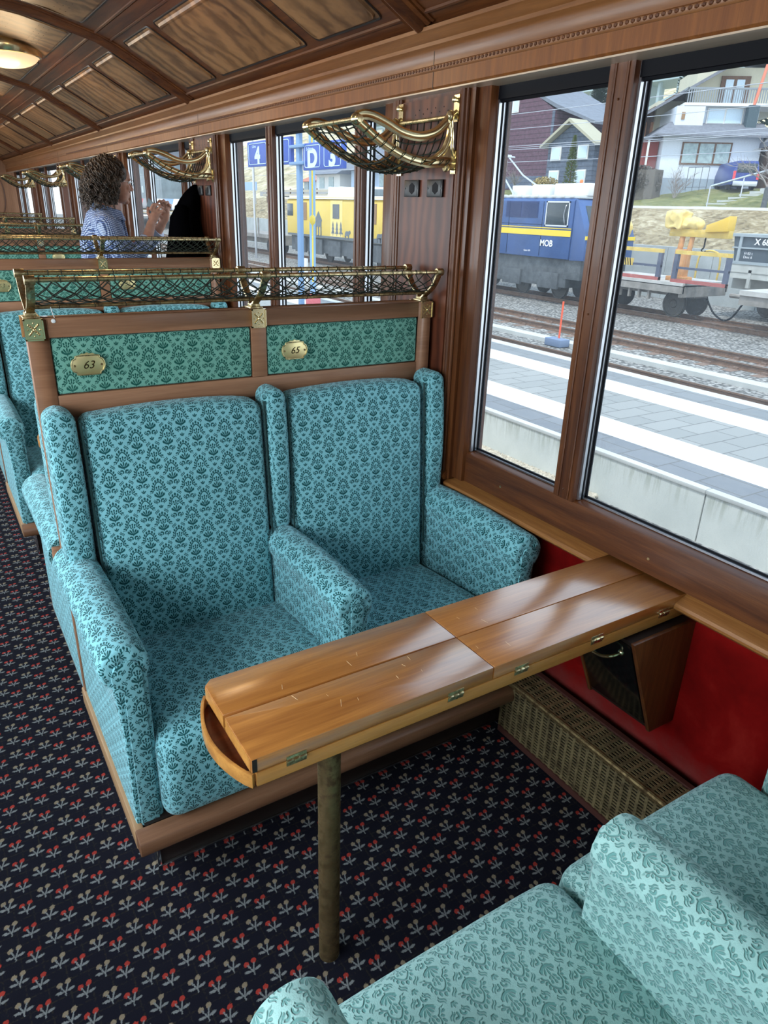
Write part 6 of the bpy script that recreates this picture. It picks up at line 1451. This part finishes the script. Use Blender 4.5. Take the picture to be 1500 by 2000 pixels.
def bare_tree(label, x, y, z, h, seed, stump=False, mt=None):
    t = root('bare_tree', (x, y, z), 0, label, 'tree'); q = MB(); rnd = random.Random(seed)
    mt = mt or (bpy.data.materials.get('pale bark') or plain('pale bark', (0.26, 0.235, 0.22), 0.9, 0.2, 9))
    if stump:
        s_ = MB(); s_.tube([(0, 0, -0.3), (0, 0, h * 0.38)], [0.11, 0.10], 10); s_.build('trunk', plain('dark bark', (0.10, 0.11, 0.12), 0.9, 0.3, 9), t)
    def br(p, d, l, r_, k):
        pts = [p]; 
        for i in range(3): d = (d + Vector((rnd.gauss(0, 0.16), rnd.gauss(0, 0.16), rnd.gauss(0.03, 0.10)))).normalized(); pts.append(pts[-1] + d * l / 3)
        q.tube(pts, [r_, r_ * 0.85, r_ * 0.7, r_ * 0.5], 4, cap=False)
        if k:
            for i in range(4): br(pts[1 + i % 3], (d + Vector((rnd.gauss(0, 0.6), rnd.gauss(0, 0.6), rnd.gauss(0.1, 0.3)))).normalized(), l * 0.66, r_ * 0.55, k - 1)
    base = h * 0.36 if stump else 0
    for i in range(4): br(Vector((0, 0, base)), Vector((rnd.gauss(0, 0.4), rnd.gauss(0, 0.4), 1)).normalized(), h * 0.45, 0.016 * h, 3)
    q.build('branches', mt, t, weld=False); return t
bare_tree('small bare tree below the wide window of the white house', 29.6, 22.6, 2.45, 1.6, 2)
bare_tree('pollarded bare tree with a thick dark trunk on the kerb', 27.6, 17.0, 1.98, 2.2, 3, True)
bare_tree('pale bare shrub in front of the maroon building', 31.6, 35.6, 2.95, 1.5, 4)
q = MB(); leaf_cluster(q, (0, 0, 0.35), (0.5, 1.4, 0.40), 1800, 0.07, 8); tag(q.build('bush', plain('olive bush', (0.14, 0.15, 0.07), 0.9, 0.3, 5), smooth=False, weld=False, loc=(31.2, 38.4, 2.95)), 'olive-green bush in front of the maroon shingled building', 'bush')
q = MB(); leaf_cluster(q, (0, 0, 0.3), (0.4, 1.0, 0.35), 1300, 0.06, 9); tag(q.build('bush', plain('straw bush', (0.40, 0.32, 0.14), 0.9, 0.3, 5), smooth=False, weld=False, loc=(31.2, 32.6, 2.95)), 'straw-coloured bush between the slim conifer and the pale bare shrub', 'bush')
# stairs and handrail on the lawn bank
stp = root('garden_steps', (27.4, 19.6, 2.02), 0, 'concrete garden steps climbing the lawn with a metal handrail', 'steps')
for i in range(7): q = MB(); q.box(i * 0.62, i * 0.62 + 0.62, -0.62 - i * 0.06, 0.25 - i * 0.06, -0.3, 0.10 + i * 0.135); q.build('step', M['concrete'], stp, smooth=False)
q = MB(); q.tube([(0.3, -0.10, 0.85), (4.0, -0.55, 1.72)], 0.035, 8); q.tube([(0.3, -0.10, 0), (0.3, -0.10, 0.85)], 0.025, 8); q.tube([(4.0, -0.55, 0.8), (4.0, -0.55, 1.72)], 0.025, 8); q.tube([(2.1, -0.32, 0.3), (2.1, -0.32, 1.28)], 0.025, 8); q.build('handrail', M['silver'], stp)
gt = root('garden_gate', (30.1, 21.4, 2.80), 0, 'thin metal gate at the top of the garden steps', 'gate')
q = MB()
for y in (0, 0.35, 0.7, 1.05): q.tube([(0, y, 0), (0, y, 0.95)], 0.012, 5)
q.tube([(0, 0, 0.95), (0, 1.05, 0.95)], 0.015, 5); q.tube([(0, 0, 0.15), (0, 1.05, 0.15)], 0.012, 5); q.build('bars', grm, gt)
q = MB(); q.tube([(0, 0, 0), (0, 0, 0.62)], 0.03, 8); q.box(-0.03, 0.05, -0.08, 0.08, 0.62, 0.86); tag(q.build('path_lamp', M['white_paint'], loc=(30.4, 25.9, 2.75)), 'small white bollard lamp in front of the brown hedge', 'lamp')
q = MB(); q.tube([(0, 0, -1.1), (0, 0, 0)], 0.03, 8); q.tube([(0, 0, 0), (0, 0, 1.0)], 0.15, 10); q.ball((0, 0, 1.0), 0.15, 6); tag(q.build('closed_parasol', plain('cream cloth', (0.72, 0.64, 0.46), 0.8), loc=(30.3, 26.5, 3.86)), 'cream closed parasol standing behind the hedge next to the mullion', 'parasol')
# road bridge in the distance
bg_ = root('road_bridge', (60, 40, 11.6), 0, 'pale steel arch bridge high behind the maroon building', 'bridge')
q = MB(); q.box(-2, 2, -10, 60, 1.05, 1.45); q.box(-2, 2, -10, 60, 1.9, 1.98); q.build('deck', plain('pale bridge steel', (0.36, 0.46, 0.48), 0.7), bg_, smooth=False)
q = MB()
for i in range(60): q.box(-2, -1.9, -10 + i * 1.15, -9.85 + i * 1.15, 1.4, 1.95)
for i in range(34): y = -10 + i * 2; q.box(-1.6, -1.3, y, y + 0.25, -1.2 - 0.0 * i, 1.1)
q.tube([(-1.5, -10 + i * 2, 0.6 - 3.4 * math.sin(PI * ((i * 2) % 24) / 24) * -0.0 - 3.0 * abs(math.cos(PI * i * 2 / 26)) ** 1.5) for i in range(35)], 0.22, 6); q.build('arch', bpy.data.materials['pale bridge steel'], bg_, smooth=False)
for i in range(4): q = MB(); q.box(-1.5, 1.5, -8 + i * 18, -6.5 + i * 18, -12, 1.1); q.build('pier', bpy.data.materials['pale bridge steel'], bg_, smooth=False)
# small blue site sign and lamp posts far left
si = root('site_sign', (27.5, 65.6, 2.1), 0, 'small pale blue information board far up the line', 'sign')
q = MB(); q.box(-0.05, 0.05, 0, 3.4, 0.75, 1.45); q.build('board', plain('pale blue board', (0.35, 0.50, 0.75), 0.6), si, smooth=False); q = MB(); q.tube([(0, 0.3, -0.4), (0, 0.3, 1.3)], 0.05, 6); q.tube([(0, 3.1, -0.4), (0, 3.1, 1.3)], 0.05, 6); q.build('legs', M['silver'], si)
for i, (x, y, h) in enumerate(((16.4, 46.0, 5.5), (16.4, 39.5, 6.5))):
    t = root('lamp_post', (x, y, -1.13), 0, ['slim pale lamp post between the tracks, the more distant one', 'slim pale lamp post between the tracks, the taller one'][i], 'lamp post', 'slim posts beside the tracks')
    q = MB(); q.tube([(0, 0, 0), (0, 0, h)], 0.07, 8); q.build('post', M['silver'], t); q = MB(); q.box(-0.5, 0.1, -0.08, 0.08, h, h + 0.1); q.build('head', M['silver'], t)
for i in range(7):
    t = root('parked_car', (26.5, 84 + i * 4.2, 0.62), 0, 'tiny %s car in the distant car park' % ('silver', 'blue', 'cream', 'black', 'red', 'pale blue', 'slate blue')[i], 'car', 'parked cars in the distance')
    q = MB(); q.prism([(-1.9, 0.2), (-1.9, 0.75), (-1.2, 0.85), (-0.8, 1.35), (0.9, 1.35), (1.4, 0.85), (1.9, 0.75), (1.9, 0.2)], 'x', -0.8, 0.8)
    q.build('body', plain('car paint %s' % 'abcdefg'[i], [(0.7, 0.72, 0.75), (0.2, 0.3, 0.5), (0.75, 0.75, 0.72), (0.15, 0.15, 0.17), (0.5, 0.1, 0.1), (0.6, 0.65, 0.7), (0.3, 0.4, 0.5)][i], 0.3), t, bevel=0.03)
q = MB(); q.box(24, 34, 78, 118, 0.2, 0.62); tag(q.build('car_park', plain('pale asphalt', (0.42, 0.43, 0.43), 0.9), smooth=False), 'pale car park in the distance behind the raised hands', 'car park', kind='structure')
